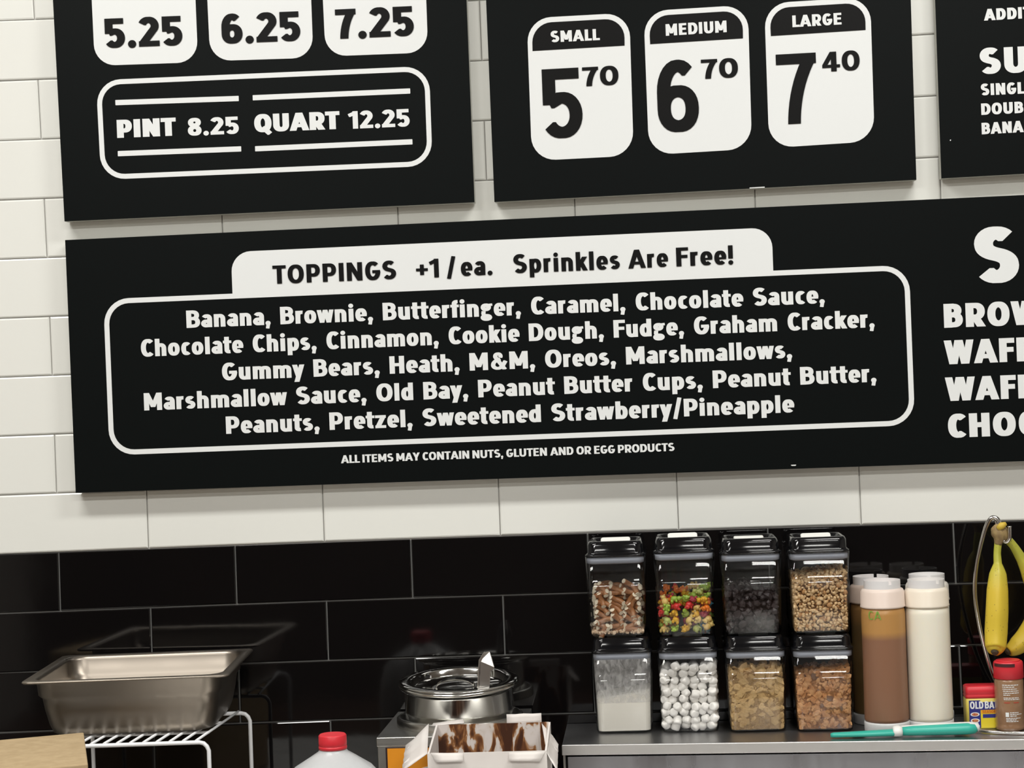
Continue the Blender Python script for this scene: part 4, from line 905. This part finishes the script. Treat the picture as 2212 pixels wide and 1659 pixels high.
# pot
zb = ZWm + .004; zr = at(991, 1472, -.137).z - .006
t2 = empty('round_pot', (PC.x, -.137, zb)); t2.rotation_euler = (R(4.5), 0, 0); tag(t2, 'round polished steel inset pot with a recessed lid, sitting in the warmer', 'pot'); hP = zr - zb + .008
MB().lathe([(.060, 0), (.0885, .0), (.089, .004), (.089, hP - .012), (.0915, hP - .008), (.0965, hP - .006), (.0985, hP - .003), (.0978, hP), (.092, hP + .0006), (.0868, hP - .004), (.0868, .004), (.06, .002)], 64).build('pot_body', M_SP, t2)
lid = MB().lathe([(.0965, hP + .0008), (.0975, hP + .0022), (.096, hP + .0036), (.080, hP + .0042), (.0765, hP + .002), (.0745, hP - .007), (.073, hP - .0085), (.0005, hP - .0088)], 64, cap0=False).build('lid', mat('lid_steel', (.55, .54, .52), .09, metal=1., rvar=(.05, .18, 26)), t2)
hd = MB(); pts = []
for k in range(9):
    a = R(180 * k / 8); pts.append((-.032 * cos(a) - .004, -.012, hP - .0088 + .014 * sin(a)))
hd.loft([[(x, y - .008, z), (x, y + .008, z), (x, y + .008, z + .0022), (x, y - .008, z + .0022)] for x, y, z in pts], True, True, False); hd.build('lid_handle', M_SP, lid)
ds = MB().lathe([(.036, hP - .0086), (.038, hP - .0066), (.036, hP - .0060), (.030, hP - .0075), (.012, hP - .0082)], 40, (-.004, -.012)); ds.build('handle_dish', M_SP, lid)
# ladle handle rising out of the lid notch
base = at(1044, 1500, -0.2110); tipp = at(1050, 1410, -0.1810)
t3 = empty('ladle', (base.x, base.y, base.z - .01)); tag(t3, 'flat steel ladle handle standing up out of the round pot', 'ladle'); inv3 = Matrix.Translation(-t3.location)
def quadstrip(name, secs, th, m, parent, inv):
    mb = MB(); loops = []
    for (lx, ly, rx, ry, Y) in secs:
        a_, b_ = at(lx, ly, Y), at(rx, ry, Y); loops.append([a_, b_, b_ + Vector((0, th, 0)), a_ + Vector((0, th, 0))])
    mb.loft(loops, True, True, False); return mb.build(name, m, parent, inv, bevel=.0006)
pts = [(1031, 1504, -.205), (1036, 1428, -.205), (1046, 1409, -.205), (1058, 1407, -.199), (1063, 1423, -.205), (1068, 1441, -.205), (1066, 1447, -.205), (1060, 1450, -.205), (1056, 1502, -.205)]
fr = [at(*q) for q in pts]; MB().loft([[p + Vector((0, .0026, 0)) for p in fr], fr], True, True, False).build('handle', mat('ladle_steel', (.62, .60, .57), .3, metal=1.), t3, inv3, bevel=.0007)
fr = [at(*q) for q in [(1029.5, 1504, -.205), (1034, 1426, -.205), (1045.5, 1408, -.205), (1047.5, 1412, -.205), (1039, 1430, -.205), (1035.5, 1504, -.205)]]
MB().loft([[p + Vector((0, .011, 0)) for p in fr], fr], True, True, False).build('side_fold', mat('ladle_steel', (.62, .60, .57), .3, metal=1.), t3, inv3, bevel=.0005)
MB().tube([base + Vector((0, .004, .0)), base + Vector((-.01, .03, -.05))], .004, 8).build('shank', M_SP, t3, inv3)

# ------------------------------------------------------------------ open white carton with sauce smears
YF, YBk = -.43, -.300
fl_, fr_ = at(923, 1628, YF), at(1181, 1622, YF); bl_, br_ = at(932, 1566, YBk), at(1168, 1561, YBk)
zf = (fl_.z + fr_.z) / 2; zbk = (bl_.z + br_.z) / 2
t = empty('open_carton', ((fl_.x + fr_.x) / 2, (YF + YBk) / 2, CT)); tag(t, 'open white carton with chocolate smears inside, in front of the warmer', 'carton'); inv = Matrix.Translation(-t.location)
xl, xr = fl_.x, fr_.x; th = .003
sm = bpy.data.materials.new('sauce_smeared_carton'); sm.use_nodes = True; n = sm.node_tree.nodes; l = sm.node_tree.links; b = n['Principled BSDF']
tc = n.new('ShaderNodeTexCoord'); mp = n.new('ShaderNodeMapping'); mp.inputs['Scale'].default_value = (1, 1, .42); mp.inputs['Location'].default_value = (.31, 0, .12)
nz = n.new('ShaderNodeTexNoise'); nz.inputs['Scale'].default_value = 44; nz.inputs['Detail'].default_value = 7; nz.inputs['Distortion'].default_value = .9
r1 = n.new('ShaderNodeValToRGB'); e = r1.color_ramp.elements; e[0].position = .43; e[0].color = (.055, .017, .006, 1); e[1].position = .62; e[1].color = (.66, .60, .57, 1)
for p_, c_ in ((.50, (.13, .045, .014, 1)), (.55, (.33, .15, .055, 1)), (.575, (.60, .53, .48, 1))): q = e.new(p_); q.color = c_
l.new(tc.outputs['Object'], mp.inputs[0]); l.new(mp.outputs[0], nz.inputs['Vector']); l.new(nz.outputs[0], r1.inputs[0]); l.new(r1.outputs[0], b.inputs['Base Color']); b.inputs['Roughness'].default_value = .4
def wallq(name, P, dirv, m):
    d = Vector(dirv); mb = MB(); mb.loft([[Vector(p) for p in P], [Vector(p) + d for p in P]], True, True, False); return mb.build(name, m, t, inv)
z0 = CT + .001
wallq('front_wall', [(xl, YF, z0), (xr, YF, z0), (xr, YF, zf), (xl, YF, zf)], (0, th, 0), M_CTN)
wallq('back_wall', [(xl + .003, YBk, z0), (xr - .003, YBk, z0), (xr - .003, YBk, zbk), (xl + .003, YBk, zbk)], (0, th, 0), sm)
for nm, x, d in (('side_wall', xl, .003), ('side_wall', xr - .003, .003)):
    wallq(nm, [(x, YF + th, z0), (x, YBk, z0), (x, YBk, zbk), (x, YF + th, zf)], (d, 0, 0), M_CTN)
wallq('bottom', [(xl, YF, z0), (xr, YF, z0), (xr, YBk, z0), (xl, YBk, z0)], (0, 0, .003), sm)
o = wallq('sauce_pool', [(xl + .004, YF + .004, z0 + .10), (xr - .004, YF + .004, z0 + .10), (xr - .004, YBk - .001, z0 + .10), (xl + .004, YBk - .001, z0 + .10)], (0, 0, .0), mat('chocolate_sauce', (.06, .018, .007), .2))
# folded-out flaps, creased
def flap(name, P0, P1, P2, P3, m, nn=7, wave=.0035, seed=1, th=.0016):
    r = random.Random(seed); mb = MB(); g = []
    for i in range(nn + 1):
        row = []
        for j in range(4):
            u, v = i / nn, j / 3; p = (Vector(P0) * (1 - u) + Vector(P1) * u) * (1 - v) + (Vector(P3) * (1 - u) + Vector(P2) * u) * v
            row.append(p + Vector((0, -wave * v * (1 if i % 2 else -1) * r.uniform(.4, 1), wave * .5 * v * r.uniform(-1, 1))))
        g.append(row)
    for side, off in ((0, Vector((0, 0, 0))), (1, Vector((0, th, -th * .4)))):
        vs = [p + off for row in g for p in row]; fs = []
        for i in range(nn):
            for j in range(3):
                a = i * 4 + j; q = (a, a + 4, a + 5, a + 1); fs.append(q if side else q[::-1])
        mb.add(vs, fs, True)
    n4 = 4 * (nn + 1); edge = [i * 4 for i in range(nn + 1)] + [nn * 4 + j for j in (1, 2, 3)] + [i * 4 + 3 for i in range(nn - 1, -1, -1)] + [2, 1]
    mb.f += [(edge[k], edge[(k + 1) % len(edge)], edge[(k + 1) % len(edge)] + n4, edge[k] + n4) for k in range(len(edge))]; mb.sm += [False] * len(edge)
    return mb.build(name, m, t, inv)
flap('side_flap', at(926, 1563, YBk), at(923, 1628, YF), at(868, 1664, YF - .02), at(876, 1612, YBk - .02), M_CTN, 9, .004, 3)
flap('side_flap', at(1170, 1562, YBk), at(1181, 1626, YF), at(1204, 1668, YF - .01), at(1206, 1608, YBk - .03), M_CTN, 9, .006, 5)
flap('rear_flap', at(1003, 1562, YBk), at(932, 1568, YBk), at(936, 1562, YBk + .03), at(1000, 1553, YBk + .03), M_CTN, 4, .001, 7)
flap('rear_flap', at(1170, 1562, YBk), at(1095, 1566, YBk), at(1094, 1543, YBk + .004), at(1169, 1540, YBk + .004), M_CTN, 4, .001, 9)
flap('front_tab', at(930, 1626, YF), at(1000, 1627, YF), at(1000, 1645, YF - .006), at(942, 1647, YF - .006), M_CTN, 3, .0004, 11)
flap('front_tab', at(1099, 1625, YF), at(1178, 1623, YF), at(1166, 1645, YF - .006), at(1099, 1644, YF - .006), M_CTN, 3, .0004, 13)

# ------------------------------------------------------------------ milk jug
YJ = -.57; ct = at(718, 1586, YJ); t = empty('milk_jug', (ct.x, YJ, CT + .0005), R(110)); H = ct.z - CT
tag(t, 'translucent white plastic milk jug with a red cap', 'jug')
def sq(h, z, e, ox=0, n=32):
    return [(ox + h * math.copysign(abs(cos(2 * pi * j / n)) ** (2 / e), cos(2 * pi * j / n)), h * math.copysign(abs(sin(2 * pi * j / n)) ** (2 / e), sin(2 * pi * j / n)), z) for j in range(n)]
body = MB().loft([sq(.066, 0, 4), sq(.073, .004, 4), sq(.0755, .015, 4), sq(.0755, H - .115, 4), sq(.074, H - .095, 3.4), sq(.070, H - .064, 2.8), sq(.055, H - .047, 2.3), sq(.034, H - .033, 2), sq(.0215, H - .025, 2), sq(.0192, H - .0215, 2), sq(.0192, H - .019, 2)])
body.build('jug_body', M_MILK, t)
MB().tube(spline([(.03, 0, H - .036), (.052, 0, H - .05), (.072, 0, H - .075), (.08, 0, H - .11), (.073, 0, H - .15)], 5), .012, 12).build('handle', M_MILK, t)
cp = MB(); n_ = 60
cp.loft([[((r_ + (.0004 if j % 2 and 0 < k < 3 else 0)) * cos(2 * pi * j / n_), (r_ + (.0004 if j % 2 and 0 < k < 3 else 0)) * sin(2 * pi * j / n_), z) for j in range(n_)] for k, (r_, z) in enumerate([(.0198, H - .0205), (.0198, H - .012), (.0196, H - .002), (.0182, H), (.0165, H - .0006)])])
cp.build('cap', M_RED, t)
MB().lathe([(.0202, H - .0215), (.0204, H - .0185), (.0200, H - .0165)], 40).build('cap_band', M_RED, t)

# ------------------------------------------------------------------ cardboard box at the left
zt = B - .243
pb = onz(181, 1582, zt); pf = onz(190, 1650, zt); s = (pb - pf); s.z = 0; D_ = s.length; s.normalize(); e = Matrix.Rotation(R(95), 3, 'Z') @ s; Wd = .36
t = empty('cardboard_box', (pf.x, pf.y, CT)); tag(t, 'closed brown cardboard box at the lower left, in front of the pan', 'box'); inv = Matrix.Translation(-t.location)
def boxq(z0, z1, g): 
    c = [pf - e * (-g) * 0 + (-s) * g + (-e) * g, pb + s * g + (-e) * g, pb + s * g + e * (Wd + g), pf - s * g + e * (Wd + g)]
    return [[(p.x, p.y, z0) for p in c], [(p.x, p.y, z1) for p in c]]
MB().loft(boxq(CT + .0005, zt - .004, -.002), True, True, False).build('box_body', M_CARD, t, inv)
MB().loft(boxq(zt - .05, zt, 0), True, True, False).build('lid', M_CARD, t, inv, bevel=.0018)
